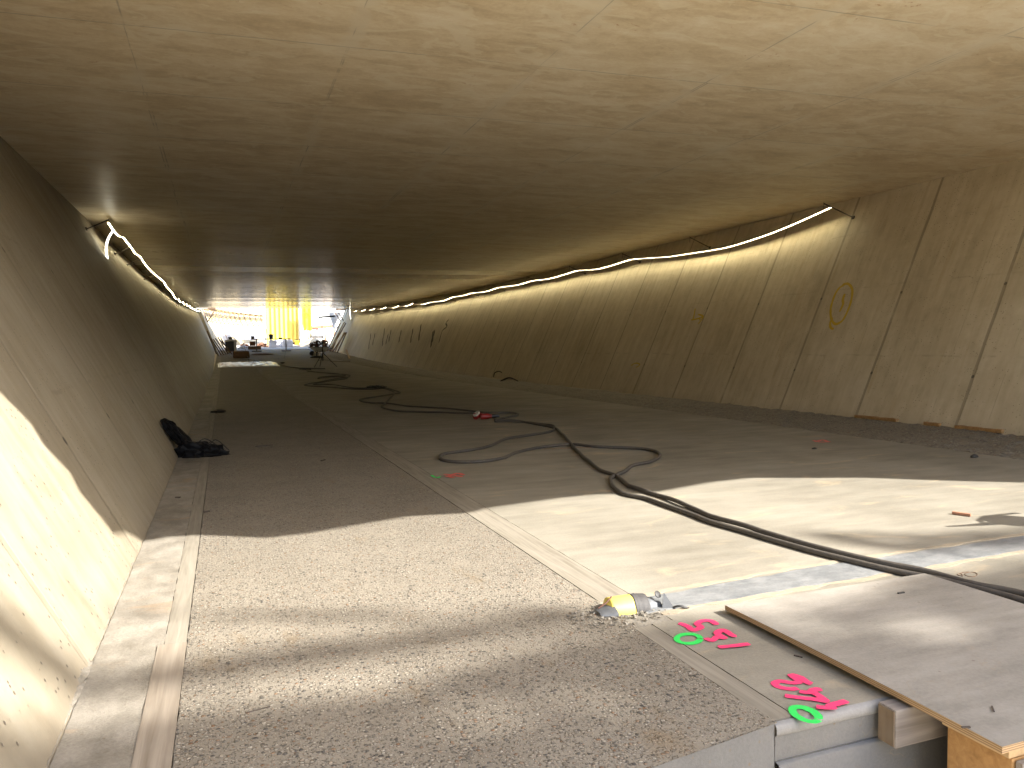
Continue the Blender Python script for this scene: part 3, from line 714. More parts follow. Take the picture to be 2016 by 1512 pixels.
cable('power_cable', [(975,826),(1006,820),(1020,816),(1006,812),(957,812),(920,808),(882,804),(830,801),(800,799),(766,794),(730,793),(709,789),(714,785),(740,781),(771,776),(788,773),(775,768),(758,764),(734,766),(699,766),(660,763),(634,761),(612,760),(599,758),(610,755),(629,752),(648,748),(666,745),(686,742),(689,739),(675,737),(654,736),(627,733),(605,731)],
      'dark cable zigzagging away from the red plug towards the light stand')
cable('power_cable', [(940,814),(900,813),(833,811),(800,810),(783,809),(762,805),(751,801),(756,796),(764,788),(771,781),(776,775),(770,769),(745,763),(700,764),(655,757),(628,757),(618,756),(650,750),(678,746),(684,743),(660,742),(640,743),(626,745),(632,742),(662,740),(680,740),(665,736),(620,732),(603,730)],
      'second dark cable doubling the zigzag behind the red plug', lift=0.012)
cable('power_cable', [(612,728),(590,725),(560,721),(518,714),(490,709),(469,704),(458,697),(450,690)], 'dark cable running from the light stand to the left row of leaning planks', r=0.03, lift=0.02)
cable('power_cable', [(640,726),(600,725),(570,722),(553,718),(520,713),(500,710)], 'dark cable lying flat between light stand and white plastic film', r=0.025)
cable('power_cable', [(548,705),(560,704),(575,698),(590,692),(601,686),(606,682)], 'thin cable crossing the pale floor towards the wheelbarrow', r=0.018)
# coupling knots on the cables
def knot(px, py, rad, lab):
    c = F(px, py); b = MB(); 
    for q in range(7):
        a0 = R_.uniform(0, 6.28); cc = c+Vector((R_.uniform(-rad,rad)*0.8, R_.uniform(-rad,rad)*1.3, 0.02))
        ring = [cc+Vector((rad*R_.uniform(0.5,0.9)*math.cos(a0+t*0.5), rad*1.5*math.sin(a0+t*0.5), 0.02+0.03*abs(math.sin(t+q)))) for t in range(10)]
        b.tube(catmull(ring, 2), 0.018, 6)
    b.box(c+Vector((0,0,0.05)), (0.14,0.12,0.09)); 
    return tag(b.build('cable_bundle', M['rubber']), lab, 'cable bundle', 'cable bundles')
knot(742,765,0.22,'black tangle of cable and couplings halfway along the zigzag')
knot(602,728,0.25,'black tangle of cable at the foot of the light stand')
knot(556,716,0.10,'small black cable knot between white film and light stand')
# thin wire under the loop
cable('thin_wire', k8([(830,300),(950,298),(1080,292),(1200,292)]), 'thin wire lying across the cable crossing', r=0.004, m=M['brown'], group='loose wires')

# plug
def plug():
    p = F(958, 826); root = empty('plug', p, math.radians(-20)); tag(root, 'red industrial plug coupling with a pale cap lying on the floor', 'plug')
    ax_ = Vector((1, -0.25, 0)).normalized()
    c = p+Vector((0,0,0.055))
    MB().lathe(c-ax_*0.10, [(0.045,0),(0.055,0.01),(0.055,0.03),(0.048,0.035),(0.048,0.12),(0.038,0.15),(0.03,0.19)], 18, ax_).build('body', M['red'], root, smooth=False)
    c2_ = p+Vector((-0.07,0.05,0.05)); 
    MB().lathe(c2_-ax_*0.12, [(0.05,0),(0.06,0.01),(0.06,0.03),(0.05,0.04),(0.045,0.12)], 18, Vector((0.9,0.35,0.2))).build('socket', M['red'], root)
    MB().lathe(p+Vector((-0.15,0.07,0.09)), [(0.062,0),(0.066,0.006),(0.066,0.02),(0.05,0.03)], 18, Vector((-0.6,-0.2,0.75))).build('cap', M['cap'], root)
    MB().lathe(c+ax_*0.09, [(0.034,0),(0.034,0.05),(0.024,0.08),(0.018,0.13)], 14, ax_).build('gland', M['black'], root)
plug()

# ------------------------------------------------------------------ pipe stub in the floor
root = empty('pipe_stub', (1.72, 3.15, 0)); tag(root, 'yellow pipe end with dark wrap half buried at the end of the bluish strip', 'pipe')
def arcpipe(x0, x1, r0, r1, m, name, zc_=-0.005, wob=0.0, n=10):
    b = MB(); k = 10
    A = Vector((x0, 3.17-0.10*(x0-1.72), zc_)); B_ = Vector((x1, 3.17-0.10*(x1-1.72), zc_))
    pts = [A.lerp(B_, i/k) for i in range(k+1)]; rr = [r0+(r1-r0)*i/k+wob*noise.noise(Vector((i*0.9, x0*10, 0))) for i in range(k+1)]
    b.tube(pts, rr, 28); 
    for v in b.v:
        if wob: v += Vector((1,1,1))*wob*0.8*noise.noise(v*45)
    return b.build(name, m, root, smooth=True)
arcpipe(1.655, 1.77, 0.066, 0.070, M['yellowpipe'], 'pipe_shell')
arcpipe(1.64, 1.655, 0.028, 0.066, M['yellowpipe'], 'pipe_mouth', wob=0.003)
arcpipe(1.768, 1.84, 0.072, 0.068, M['darktape'], 'wrap', wob=0.004)
arcpipe(1.838, 1.91, 0.058, 0.030, M['greytape'], 'taped_end', wob=0.012)
b = MB()
for i in range(9):
    t = i/8
    for k in range(9):
        a = math.pi*k/8; b.v.append(Vector((1.585+0.075*t, 3.15+0.075*math.cos(a)*(0.6+0.4*t), 0.004+0.035*math.sin(a)*(0.3+0.7*t)+0.005*noise.noise(Vector((i*0.6,k*0.7,0))))))
for i in range(8):
    for k in range(8): a = i*9+k; b.f.append((a, a+1, a+10, a+9))
b.build('grey_sleeve', M['greytape'], root, smooth=True)
MB().tube([(1.575,3.12,0.04),(1.62,3.13,0.055),(1.665,3.16,0.07)], 0.004, 5).build('wire', M['rust'], root)
b = MB(); b.add([(1.90,3.10,0.0),(1.955,3.075,0.0),(1.915,3.11,0.075),(1.93,3.15,0.0)], [(0,1,2),(1,3,2),(3,0,2)]); b.build('torn_flap', M['greytape'], root)
MB().tube(catmull([(1.945,3.085,0.006),(1.97,3.06,0.016),(2.0,3.05,0.008),(2.02,3.055,0.004)],4), [0.002,0.004,0.005,0.006,0.006,0.006,0.006,0.005,0.005,0.004,0.003,0.003,0.002], 7).build('rag', M['rubber'], root)
MB().lathe((1.895,3.135,0.058), [(0.006,0),(0.018,0.002),(0.018,0.006),(0.006,0.009)], 12, (0.3,-0.8,0.6)).build('plug_hole', M['rubber'], root)
# crumbled concrete round the stub
b = MB()
for i in range(260):
    a = R_.uniform(0, 6.28); rad = R_.uniform(0.06, 0.20); x = 1.70+rad*1.35*math.cos(a); y = 3.12+rad*0.75*math.sin(a)
    s_ = R_.uniform(0.004, 0.013); vs = [Vector((x,y,s_*0.4))+Vector((R_.uniform(-1,1),R_.uniform(-1,1),R_.uniform(-0.6,0.8)))*s_ for _ in range(6)]
    b.add(vs, [(0,1,2),(0,2,3),(0,3,4),(0,4,1),(5,2,1),(5,3,2),(5,4,3),(5,1,4)])
tag(b.build('rubble', M['verge']), kind='stuff')

# ------------------------------------------------------------------ plywood and what carries it
root = empty('plywood_sheet', (2.13, 1.58, 0.014)); tag(root, 'worn grey plywood sheet lying at the near right on the slab edge', 'plywood sheet')
x0, x1, y0, y1, za, zb = 2.13, 3.36, 1.58, 2.93, 0.018, 0.040
b = MB(); nx, ny = 16, 16
def plz(x, y): return 0.006*math.sin((y-y0)*2.2)+0.004*((x-x0)/(x1-x0))
for j in range(ny+1):
    for i in range(nx+1):
        x = x0+(x1-x0)*i/nx; y = y0+(y1-y0)*j/ny; b.v.append(Vector((x, y, zb+plz(x,y))))
for j in range(ny):
    for i in range(nx): a = j*(nx+1)+i; b.f.append((a, a+1, a+nx+2, a+nx+1))
b.build('face', M['plywood'], root, smooth=True)
b = MB(); ring = [(x0+(x1-x0)*i/nx, y0) for i in range(nx)]+[(x1, y0+(y1-y0)*i/ny) for i in range(ny)]+[(x1-(x1-x0)*i/nx, y1) for i in range(nx)]+[(x0, y1-(y1-y0)*i/ny) for i in range(ny)]
L = len(ring)
for (x, y) in ring:
    q = 0.0015*noise.noise(Vector((x*30, y*30, 0)))
    b.v += [Vector((x+q, y, zb+plz(x,y)-0.0003)), Vector((x+q, y, za+plz(x,y)))]
for k in range(L): a = 2*k; c = 2*((k+1)%L); b.f.append((a, a+1, c+1, c))
b.f.append(tuple(2*k+1 for k in range(L)))
b.build('ply_edge', M['plyedge'], root)
# timber offcut against the face
root = empty('timber_offcut', (2.07, 1.95, -0.13)); tag(root, 'weathered timber offcut wedged between slab face and plywood sheet', 'timber offcut')
MB().box((2.40, 1.950, -0.056), (0.655, 0.075, 0.132)).build('block', M['wood_x'], root, bevel=0.006)
MB().box((2.071, 1.950, -0.056), (0.006, 0.066, 0.122)).build('end_grain', M['woodend'], root, bevel=0.002)
# plywood box carrying the sheet's free end
root = empty('formwork_box', (2.2, 1.6, -0.42)); tag(root, 'ochre plywood formwork box under the near end of the plywood sheet', 'formwork box')
MB().box((2.76, 1.735, -0.235), (1.06, 0.225, 0.39)).build('panel', M['ochreply'], root, bevel=0.003)
MB().box((2.76, 1.735, -0.010), (1.10, 0.235, 0.046)).build('cleat', M['woodraw'], root, bevel=0.003)
MB().box((2.76, 1.607, -0.225), (1.04, 0.022, 0.36)).build('front_panel', M['wood_x'], root, bevel=0.002)

# ------------------------------------------------------------------ small litter
def stick(a, b_, r, m, lab, name='stick', cat='stick', grp='bits of litter on the floor', dz=0.0):
    p, q = F(*a, r+dz), F(*b_, r+dz); o = MB().bar(p, q, r*2.4, r*1.6).build(name, m, bevel=r*0.3); return tag(o, lab, cat, grp)
stick((1875,1009),(1912,1014), 0.012, M['redbrown'], 'reddish wood chip on the sunlit slab, lying alone at the right', 'wood_chip', 'wood chip')
stick((503,879),(537,876), 0.008, M['rod'], 'thin dark stick on the gravel path right of the black bag')
stick((486,1403),(532,1391), 0.002, M['rod'], 'short dark twig on the shaded near gravel path')
stick((1563,1290),(1580,1294), 0.003, M['rod'], 'bent nail beside the near edge of the plywood sheet', 'nail', 'nail')
stick((632,907),(640,905), 0.006, M['rod'], 'tiny dark stick on the gravel path near the floor slab')
stick((345,979),(355,979), 0.006, M['rod'], 'tiny dark stick on the left timber board')
stick((401,1008),(413,1006), 0.006, M['rod'], 'tiny dark twig on the gravel just beyond the sun line')
stick((1893,1432),(1910,1431), 0.003, M['rod'], 'small dark splinter on the plywood sheet', dz=0.045)
stick((1953,1390),(1957,1401), 0.002, M['rod'], 'thin wire bit on the plywood sheet, close to its near right corner', dz=0.045)
stick((1768,1168),(1780,1166), 0.004, M['rubber'], 'small grey clip on the lit far part of the plywood sheet', dz=0.045)
def lump(px, py, s_, m, name, lab, cat, dz=0.0):
    c = F(px, py, dz); b = MB(); bm = bmesh.new(); bmesh.ops.create_icosphere(bm, subdivisions=2, radius=1)
    vs = [c+Vector((v.co.x*s_[0]*(1+0.3*noise.noise(v.co*2)), v.co.y*s_[1]*(1+0.3*noise.noise(v.co*2+Vector((3,3,3)))), max(-0.2, v.co.z)*s_[2]*(1+0.35*noise.noise(v.co*2.5))+s_[2]*0.3)) for v in bm.verts]
    b.add(vs, [tuple(v.index for v in f.verts) for f in bm.faces]); bm.free()
    return tag(b.build(name, m), lab, cat)
lump(1918,901,(0.05,0.03,0.03),M['rubber'],'stone','dark chunk at the edge of the right gravel verge','chunk')
lump(1603,884,(0.035,0.02,0.015),M['rubber'],'stone','small dark stone on the slab below the faded red mark','stone')
lump(430,812,(0.16,0.14,0.05),M['black'],'work_glove','black glove lying on the gravel path beyond the black bag','glove')
cable('wire_loop', [(1893,1128),(1885,1131),(1896,1134),(1893,1128),(1905,1126),(1920,1127),(1925,1131),(1918,1135),(1903,1133),(1901,1129),(1910,1126)], 'thin loop of wire on the sunlit slab above the cables', r=0.0018, m=M['brown'], group='loose wires')
# black sack against the left wall
root = empty('rubble_sack', F(380, 900)); tag(root, 'crumpled black sack slumped against the foot of the left wall', 'sack')
b = MB(); bm = bmesh.new(); bmesh.ops.create_icosphere(bm, subdivisions=4, radius=1)
def crump(vs): 
    return [v+Vector((1,1,1))*0.0 for v in vs]
vs = []
c = Vector((-0.27, 9.78, 0.0))
for v in bm.verts:
    p = v.co.copy(); q = p*2.3
    x = p.x*0.29; y = p.y*0.20; z = max(0, p.z)*0.12*(1.25-0.6*p.x)
    k = 1+0.35*noise.noise(q*1.3)+0.16*noise.noise(q*4)
    vs.append(c+Vector((x*k, y*k, z*k)))
b.add(vs, [tuple(v.index for v in f.verts) for f in bm.faces]); b.build('heap', M['sack'], root)
b = MB(); vs = []
for v in bm.verts:
    p = v.co.copy(); z = (p.z*0.5+0.5); k = 1+0.3*noise.noise(p*2.9)+0.12*noise.noise(p*8)
    x = wall_l(9.9, z*0.42)+0.06+0.10*p.x*k+0.10*(1-z); y = 9.95+p.y*0.16*k
    vs.append(Vector((max(x, wall_l(9.9, z*0.42)+0.004), y, z*0.42*(0.9+0.15*k))))
b.add(vs, [tuple(v.index for v in f.verts) for f in bm.faces]); b.build('leaning_part', M['sack'], root); bm.free()
b = MB()
for q in range(12):
    o_ = Vector((-0.4+R_.uniform(-0.1,0.2), 9.75+R_.uniform(-0.1,0.1), 0.08)); e_ = Vector((0.02+R_.uniform(-0.1,0.03), 9.85+R_.uniform(-0.15,0.15), 0.03))
    b.tube(catmull([o_, o_.lerp(e_,0.4)+Vector((0,R_.uniform(-0.05,0.05),R_.uniform(0.03,0.12))), e_], 6), 0.006, 5)
b.build('strands', M['rubber'], root)
lump(349,850,(0.012,0.012,0.012),M['white'],'drip','x','x'); bpy.data.objects.remove(bpy.data.objects['drip'])
# cable curl at the foot of the right wall
pc = [RW(974,742)+Vector((-0.05,0,0)), RW(977,734)+Vector((-0.06,0,0)), RW(985,731)+Vector((-0.06,0,0)), RW(990,733)+Vector((-0.05,0,0))]
tag(MB().tube(catmull(pc,5),0.02,6).build('cable_curl', M['rubber']), 'short arched piece of black hose at the foot of the right wall', 'hose')
b = MB()
for q in range(5):
    a = F(985+q*2, 750-q*0.5, 0.02); e_ = F(1020-q*3, 750-q*1.2, 0.02); b.tube(catmull([a, a.lerp(e_,0.5)+Vector((0,0,0.12-0.02*q)), e_],4), 0.018, 5)
tag(b.build('hose_bits', M['rubber']), 'flat tangle of dark hose on the right gravel verge', 'hose')

# ------------------------------------------------------------------ far end of the underpass
def P(px, py, y): return AY(px, py, y)
def frame_z(y): return zp(y)
# tripod light
fy = 45.0; pc = P(636, 722, fy); pc.z = zp(fy)
root = empty('light_stand', pc); tag(root, 'black tripod work light stand on the dark floor before the bright exit', 'light stand')
topz = P(634, 632, fy).z
MB().tube([pc+Vector((0,0,0.35)), pc+Vector((0,0,1.35))], 0.03, 8).build('lower_pole', M['black'], root)
MB().tube([pc+Vector((0,0,1.35)), Vector((pc.x, fy, topz))], 0.018, 8).build('upper_pole', M['black'], root)
MB().lathe(pc+Vector((0,0,1.27)), [(0.05,0),(0.06,0.02),(0.06,0.12),(0.04,0.15)], 12).box(pc+Vector((-0.08,0,1.33)), (0.1,0.04,0.04)).build('clamp', M['black'], root)
hub = pc+Vector((0,0,0.82))
for a, b_ in ((pc+Vector((0.75,-0.3,0.0)),0),(pc+Vector((-0.55,-0.55,0.0)),0),(pc+Vector((-0.1,0.7,0.0)),0)):
    MB().tube([hub, a], 0.02, 6).tube([pc+Vector((0,0,0.4)), hub.lerp(a, 0.55)], 0.012, 6).build('leg', M['black'], root)
hd = P(643, 623.5, fy)
bb = MB(); bb.box(hd, (0.92,0.30,0.09), Matrix.Rotation(math.radians(-4),3,'Y')); bb.build('lamp_head', M['steel'], root, bevel=0.03)
MB().tube([P(633,629,fy), P(633,626,fy), hd+Vector((-0.2,0,0))], 0.015, 6).tube([P(641,627,fy), P(639,629,fy)], 0.015, 6).build('lamp_bracket', M['steel'], root)

# trestle table
ty = 74.0
def on(px, y, dz=0): p = P(px, 680, y); p.z = zp(y)+dz; return p
root = empty('work_table', on(533, ty)); tag(root, 'long dark work table on two single legs at the tunnel mouth', 'table')
th_ = P(533, 667.5, ty).z
a, c = P(494, 668, ty), P(572, 667, ty); a.z = c.z = th_
MB().bar(a, c, 0.7, 0.07).build('tabletop', M['brown'], root, bevel=0.01)
for px in (505, 563):
    q = on(px, ty); MB().bar(q+Vector((0,0,0.05)), Vector((q.x, q.y, th_-0.04)), 0.10, 0.10, up=(0,1,0)).build('leg', M['steel'], root)
    MB().box(q+Vector((0,0,0.05)), (0.85,0.6,0.08)).build('foot', M['steel'], root, bevel=0.01)
q = P(533.5, 661, ty); q.z = th_+0.04
root = empty('bucket', q); tag(root, 'dark bucket with a blue label standing on the work table', 'bucket')
MB().lathe(q, [(0.16,0),(0.20,0.34),(0.235,0.35),(0.235,0.40),(0.20,0.40),(0.18,0.34),(0.13,0.05)], 20).build('body', M['blue'], root)
MB().lathe(q+Vector((0.02,-0.02,0.1)), [(0.165,0),(0.178,0.16)], 20).build('label_patch', M['bluelabel'], root)
def boxthing(name, px0, px1, py0, py1, y, m, lab, cat, depth=0.6, base=None, bevel=0.03, grp=None, crumple=0):
    p0, p1 = P(px0, py1, y), P(px1, py0, y); z0 = base if base is not None else p0.z
    o = MB().box(((p0.x+p1.x)/2, y+depth/2, (z0+p1.z)/2), (p1.x-p0.x, depth, p1.z-z0))
    o = o.build(name, m, bevel=bevel)
    if crumple:
        bm = bmesh.new(); bm.from_mesh(o.data); bmesh.ops.subdivide_edges(bm, edges=bm.edges, cuts=4, use_grid_fill=True)
        for v in bm.verts: 
            s_ = 1 if v.co.z > z0+0.05 else 0.3
            v.co += Vector((noise.noise(v.co*2.1), noise.noise(v.co*2.3+Vector((4,4,4))), noise.noise(v.co*2.2+Vector((9,9,9)))*s_))*crumple
        bm.to_mesh(o.data); bm.free()
    return tag(o, lab, cat, grp)
boxthing('toolbox', 494.5, 500.5, 662, 667, ty-0.1, M['steel'], 'small dark box on the left end of the work table', 'box', 0.4, base=th_+0.036)
boxthing('power_tool', 549, 556, 664.5, 667, ty-0.1, M['black'], 'low black power tool on the right part of the work table', 'tool', 0.3, base=th_+0.036)
# sacks and boxes behind the table
boxthing('big_bag', 530, 545, 670, 681.5, 82, M['white'], 'greyish white big bag behind the work table, left of the pair', 'big bag', 0.9, base=zp(82), crumple=0.10, bevel=0.1, grp='big bags')
boxthing('big_bag', 544.5, 557, 670.5, 681, 83.5, M['white'], 'crumpled white big bag between its two neighbours behind the table', 'big bag', 0.9, base=zp(83.5), crumple=0.14, bevel=0.1, grp='big bags')
boxthing('big_bag', 557.5, 577, 669, 680.5, 82.5, M['white'], 'largest white big bag, right of the table legs', 'big bag', 1.0, base=zp(82.5), crumple=0.10, bevel=0.1, grp='big bags')
boxthing('wooden_crate', 492, 503, 672, 681, 78.5, M['orange'], 'orange brown crate under the left end of the table', 'crate', 0.7)
boxthing('pallet', 489, 514, 681, 684.5, 78.2, M['brown'], 'dark low pallet under the orange crate', 'pallet', 1.2, base=zp(78.4))
p = on(585, 84)
root = empty('yellow_machine', p); tag(root, 'small yellow site machine on dark feet right of the big bags', 'machine')
MB().box(p+Vector((0,0.2,0.42)), (0.46,0.45,0.48)).build('body', M['ygreen'], root, bevel=0.04)
MB().box(p+Vector((-0.34,0.2,0.35)), (0.2,0.3,0.22)).build('engine', M['black'], root, bevel=0.02)
MB().box(p+Vector((0,0.2,0.76)), (0.5,0.12,0.06)).build('grip', M['black'], root, bevel=0.01)
MB().box(p+Vector((0.28,0.2,0.58)), (0.1,0.3,0.4)).build('side_frame', M['black'], root, bevel=0.02)
MB().box(p+Vector((-0.1,0.1,0.06)), (0.75,0.5,0.1)).build('base', M['black'], root, bevel=0.01)
# broom-like pole
tag(MB().tube([P(524,648,80), P(522,676,80)], 0.03, 6).box(P(521.5,677.5,80), (0.35,0.12,0.12)).build('broom', M['brown']), 'upright broom standing behind the middle of the work table', 'broom')
# brick rubble heaps
def heap(name, pxs, y, hgt, m, lab, cat, nblk=26, sz=0.22, depth=1.2):
    a, c = P(pxs[0], 680, y), P(pxs[1], 680, y); b = MB()
    for i in range(nblk):
        t = R_.random(); h = hgt*(1-abs(2*t-1))**0.6*R_.random()
        p = Vector((a.x+(c.x-a.x)*t, y+R_.uniform(-0.5,0.5)*depth, zp(y)+h+0.06)); s_ = sz*R_.uniform(0.5,1.3)
        b.box(p, (s_, s_*0.7, s_*0.5), Matrix.Rotation(R_.uniform(0,3),3,'Z') @ Matrix.Rotation(R_.uniform(-0.6,0.6),3,'X'))
    return tag(b.build(name, m), lab, cat)
heap('brick_heap', (473,490), 82, 0.5, M['brick'], 'low heap of reddish broken bricks left of the orange crate', 'brick heap')
heap('plaster_heap', (470,488), 80, 0.25, M['white'], 'low heap of pale plaster lumps before the red bricks', 'heap', 22)
heap('rubble_heap', (506,530), 84, 0.35, M['redbrown'], 'scatter of reddish rubble beneath the work table', 'rubble heap', 40, 0.28, 0.7)
# left: open box with white cover, small bucket on top
y_ = 76.0; p0 = P(444, 687, y_); p1 = P(464, 671, y_); zb_ = zp(y_)
root = empty('cement_mixer_box', Vector(((p0.x+p1.x)/2, y_, zb_))); root.name = 'storage_box'; tag(root, 'open black storage box under a pale cover at the left of the exit', 'box')
MB().box(((p0.x+p1.x)/2, y_+0.5, (zb_+p1.z)/2), (p1.x-p0.x, 1.0, p1.z-zb_)).build('body', M['black'], root, bevel=0.03)
bb = MB(); k = 12
for j in range(k+1):
    for i in range(k+1):
        x = p0.x-0.05+(p1.x-p0.x+0.15)*i/k; yy = y_-0.06+1.1*j/k; z = p1.z+0.03+0.05*noise.noise(Vector((x*3,yy*3,0)))+0.10*math.sin(i/k*3)
        if j == 0: z -= 0.14
        bb.v.append(Vector((x,yy,z)))
for j in range(k):
    for i in range(k): a = j*(k+1)+i; bb.f.append((a,a+1,a+k+2,a+k+1))
bb.build('cover', M['tarp'], root, smooth=True)
MB().box((p1.x-0.05, y_-0.08, (zb_+p1.z)/2), (0.22,0.06,p1.z-zb_)).build('flap', M['white'], root)
q = P(453.5, 671, y_+0.3)
tag(MB().lathe(q, [(0.13,-0.02),(0.19,0.32),(0.205,0.33),(0.205,0.36),(0.17,0.36),(0.12,0.03)], 16).build('bucket', M['steel']), 'dark bucket on top of the pale covered box', 'bucket')
# dark crate slab and flat plank near the left planks
boxthing('stone_block', 459, 491, 691, 703, 62, M['brown'], 'large dark brown low block beside the left row of leaning planks', 'block', 2.2, base=zp(62), bevel=0.08, crumple=0.03)
a, c = on(452, 73, 0.12), on(482, 72, 0.12); tag(MB().bar(a, c, 0.35, 0.06).build('flat_plank', M['brown']), 'plank lying flat in front of the open black box', 'plank')
a = on(516, 68); bb = MB()
bb.lathe(a, [(0.9,0.0),(0.85,0.06),(0.5,0.12),(0.1,0.13)], 18)
for v in bb.v: v.y = a.y+(v.y-a.y)*1.6; v.z += 0.03*noise.noise(v*3)
tag(bb.build('mat', M['brown']), 'dark brown flat heap of soil on the floor before the work table', 'soil heap')
# white plastic film on the gravel path
a = F(432, 721); c = F(508, 717); bb = MB(); kx, ky = 40, 18
yl, yh = 47.0, 53.5; xa, xb = -0.35, 3.1
for j in range(ky+1):
    for i in range(kx+1):
        x = xa+(xb-xa)*i/kx; yy = yl+(yh-yl)*j/ky
        edge_ = 1 if (0 < i < kx and 0 < j < ky) else 0
        z = zp(yy)+0.012+edge_*(0.03+0.05*noise.noise(Vector((x*4,yy*1.5,0)))+0.12*abs(noise.noise(Vector((x*11,yy*4,2)))))
        bb.v.append(Vector((x+0.15*noise.noise(Vector((0,yy,1))), yy+0.5*noise.noise(Vector((x*1.4,0,3))), z)))
for j in range(ky):
    for i in range(kx): a_ = j*(kx+1)+i; bb.f.append((a_, a_+1, a_+kx+2, a_+kx+1))
tag(bb.build('plastic_film', M['sheet'], smooth=True), 'crumpled white plastic film spread across the gravel path', 'plastic film')
# leaning planks
def plank(a, b_, wd, th, m, lab, grp):
    o = MB().bar(a, b_, wd, th, up=(1,0,0.4)).build('leaning_plank', m, bevel=0.004); return tag(o, lab, 'plank', grp)
LB = [(426,697,408,652,0.22,'dark','broad dark plank leaning highest on the left wall by the exit',70),
      (430,700,413,665,0.10,'pale','pale narrow plank leaning on the left wall, leftmost of its row',66),
      (436,698,416,667,0.14,'dark','dark plank in the left leaning row beside the palest one',67),
      (441,700,420,668,0.10,'dark','narrow dark plank in the middle of the left leaning row',68),
      (445,698,424,666,0.08,'pale','pale batten in the middle of the left leaning row',69),
      (449,697,429,664,0.12,'dark','dark red plank in the left leaning row, second from the exit',70),
      (452,697,434,664,0.10,'pale','pale plank in the left leaning row nearest the exit',71),
      (457,699,436,672,0.08,'dark','thin dark batten sticking out lowest from the left leaning row',69)]
for (xa_, ya_, xb_, yb_, wd, tn, lab, yy) in LB:
    a = P(xa_, ya_, yy); a.z = zp(yy)+0.03; c = P(xb_, yb_, yy+0.2)
    plank(a, c, wd*1.5, 0.09, M['brown'] if tn == 'dark' else M['wood'], lab, 'planks leaning on the left wall')
RB = [(644,688,670,636,0.10,'dark','long dark pole leaning farthest out on the right wall by the exit',73),
      (648,689,678,634,0.09,'pale','longest pale batten leaning on the right wall',73),
      (650,690,681,636,0.08,'dark','thin dark batten leaning behind the longest pale one',72),
      (653,690,669,652,0.10,'pale','short pale batten leaning low on the right wall',71),
      (655,691,680,655,0.16,'dark','broad dark board in the right leaning row, nearest but one',71),
      (659,691,678,654,0.10,'pale','pale board leaning between two dark boards on the right wall',70),
      (664,692,682,655,0.30,'dark','broadest dark board leaning on the right wall, nearest of its row',69)]
for (xa_, ya_, xb_, yb_, wd, tn, lab, yy) in RB:
    a = P(xa_, ya_, yy); a.z = zp(yy)+0.03; c = P(xb_, yb_, yy+0.2)
    plank(a, c, wd*1.5, 0.09, M['brown'] if tn == 'dark' else M['woodraw'], lab, 'planks leaning on the right wall')
# wheelbarrow with rusty scrap
wy = 64.0; wx = P(628, 690, wy).x; wz = zp(wy)
root = empty('wheelbarrow', Vector((wx, wy, wz))); tag(root, 'wheelbarrow loaded with rusty scrap beside the right leaning planks', 'wheelbarrow')
zt = P(628, 683, wy).z; bb = MB()
bb.add([(wx-0.78,wy-0.5,zt),(wx+0.85,wy-0.5,zt),(wx+0.85,wy+0.5,zt),(wx-0.78,wy+0.5,zt),(wx-0.25,wy-0.28,zt-0.42),(wx+0.5,wy-0.28,zt-0.42),(wx+0.5,wy+0.28,zt-0.42),(wx-0.25,wy+0.28,zt-0.42)],
       [(0,1,5,4),(1,2,6,5),(2,3,7,6),(3,0,4,7),(4,5,6,7)])
bb.build('tray', M['tarp'], root)
MB().tube([(wx-0.8,wy-0.52,zt),(wx+0.87,wy-0.52,zt),(wx+0.87,wy+0.52,zt),(wx-0.8,wy+0.52,zt),(wx-0.8,wy-0.52,zt)], 0.03, 6).build('rim', M['steel'], root)
MB().lathe((wx-0.55,wy-0.05,wz+0.2), [(0.05,0),(0.2,0.01),(0.2,0.09),(0.05,0.1)], 18, (0,1,0)).build('wheel', M['rubber'], root)
for s_ in (-0.3, 0.3): 
    MB().tube([(wx-0.5,wy+s_*0.4,wz+0.2),(wx-0.1,wy+s_,zt-0.42),(wx+1.1,wy+s_*1.2,zt-0.1)], 0.025, 6).build('handle', M['steel'], root)
    MB().tube([(wx+0.4,wy+s_,zt-0.42),(wx+0.45,wy+s_,wz)], 0.022, 6).build('leg', M['steel'], root)
bb = MB()
for i in range(90):
    t = R_.random(); h = 0.45*math.sin(math.pi*min(1, 0.15+0.85*t))*R_.random() if t < 0.6 else 0.62*R_.random()
    p = Vector((wx-0.72+1.5*t, wy+R_.uniform(-0.4,0.4), zt+h+0.02)); s_ = R_.uniform(0.07,0.2)
    bb.box(p, (s_, s_*0.7, s_*0.6), Matrix.Rotation(R_.uniform(0,3),3,'Z') @ Matrix.Rotation(R_.uniform(0,3),3,'X'))
tag(bb.build('scrap_load', M['rust']), 'heap of rusty brown scrap in the wheelbarrow', 'scrap heap')
# pump / canisters under the barrow
py_ = 60.0; c = P(624, 703, py_); c.z = zp(py_)
root = empty('site_pump', c); tag(root, 'black site pump with two pale canisters near the light stand', 'pump')
MB().lathe(c, [(0.5,0),(0.52,0.05),(0.45,0.12),(0.3,0.16)], 20).build('base', M['black'], root)
for dx in (-0.16, 0.12): MB().lathe(c+Vector((dx,-0.1,0.12)), [(0.08,0),(0.09,0.05),(0.09,0.24),(0.03,0.32),(0.03,0.36)], 14).build('canister', M['cap'], root)
MB().box(c+Vector((-0.02,0.1,0.32)), (0.28,0.25,0.32)).tube([c+Vector((-0.2,0.1,0.4)), c+Vector((0,0.1,0.6)), c+Vector((0.2,0.1,0.4))], 0.02, 6).build('motor', M['black'], root)
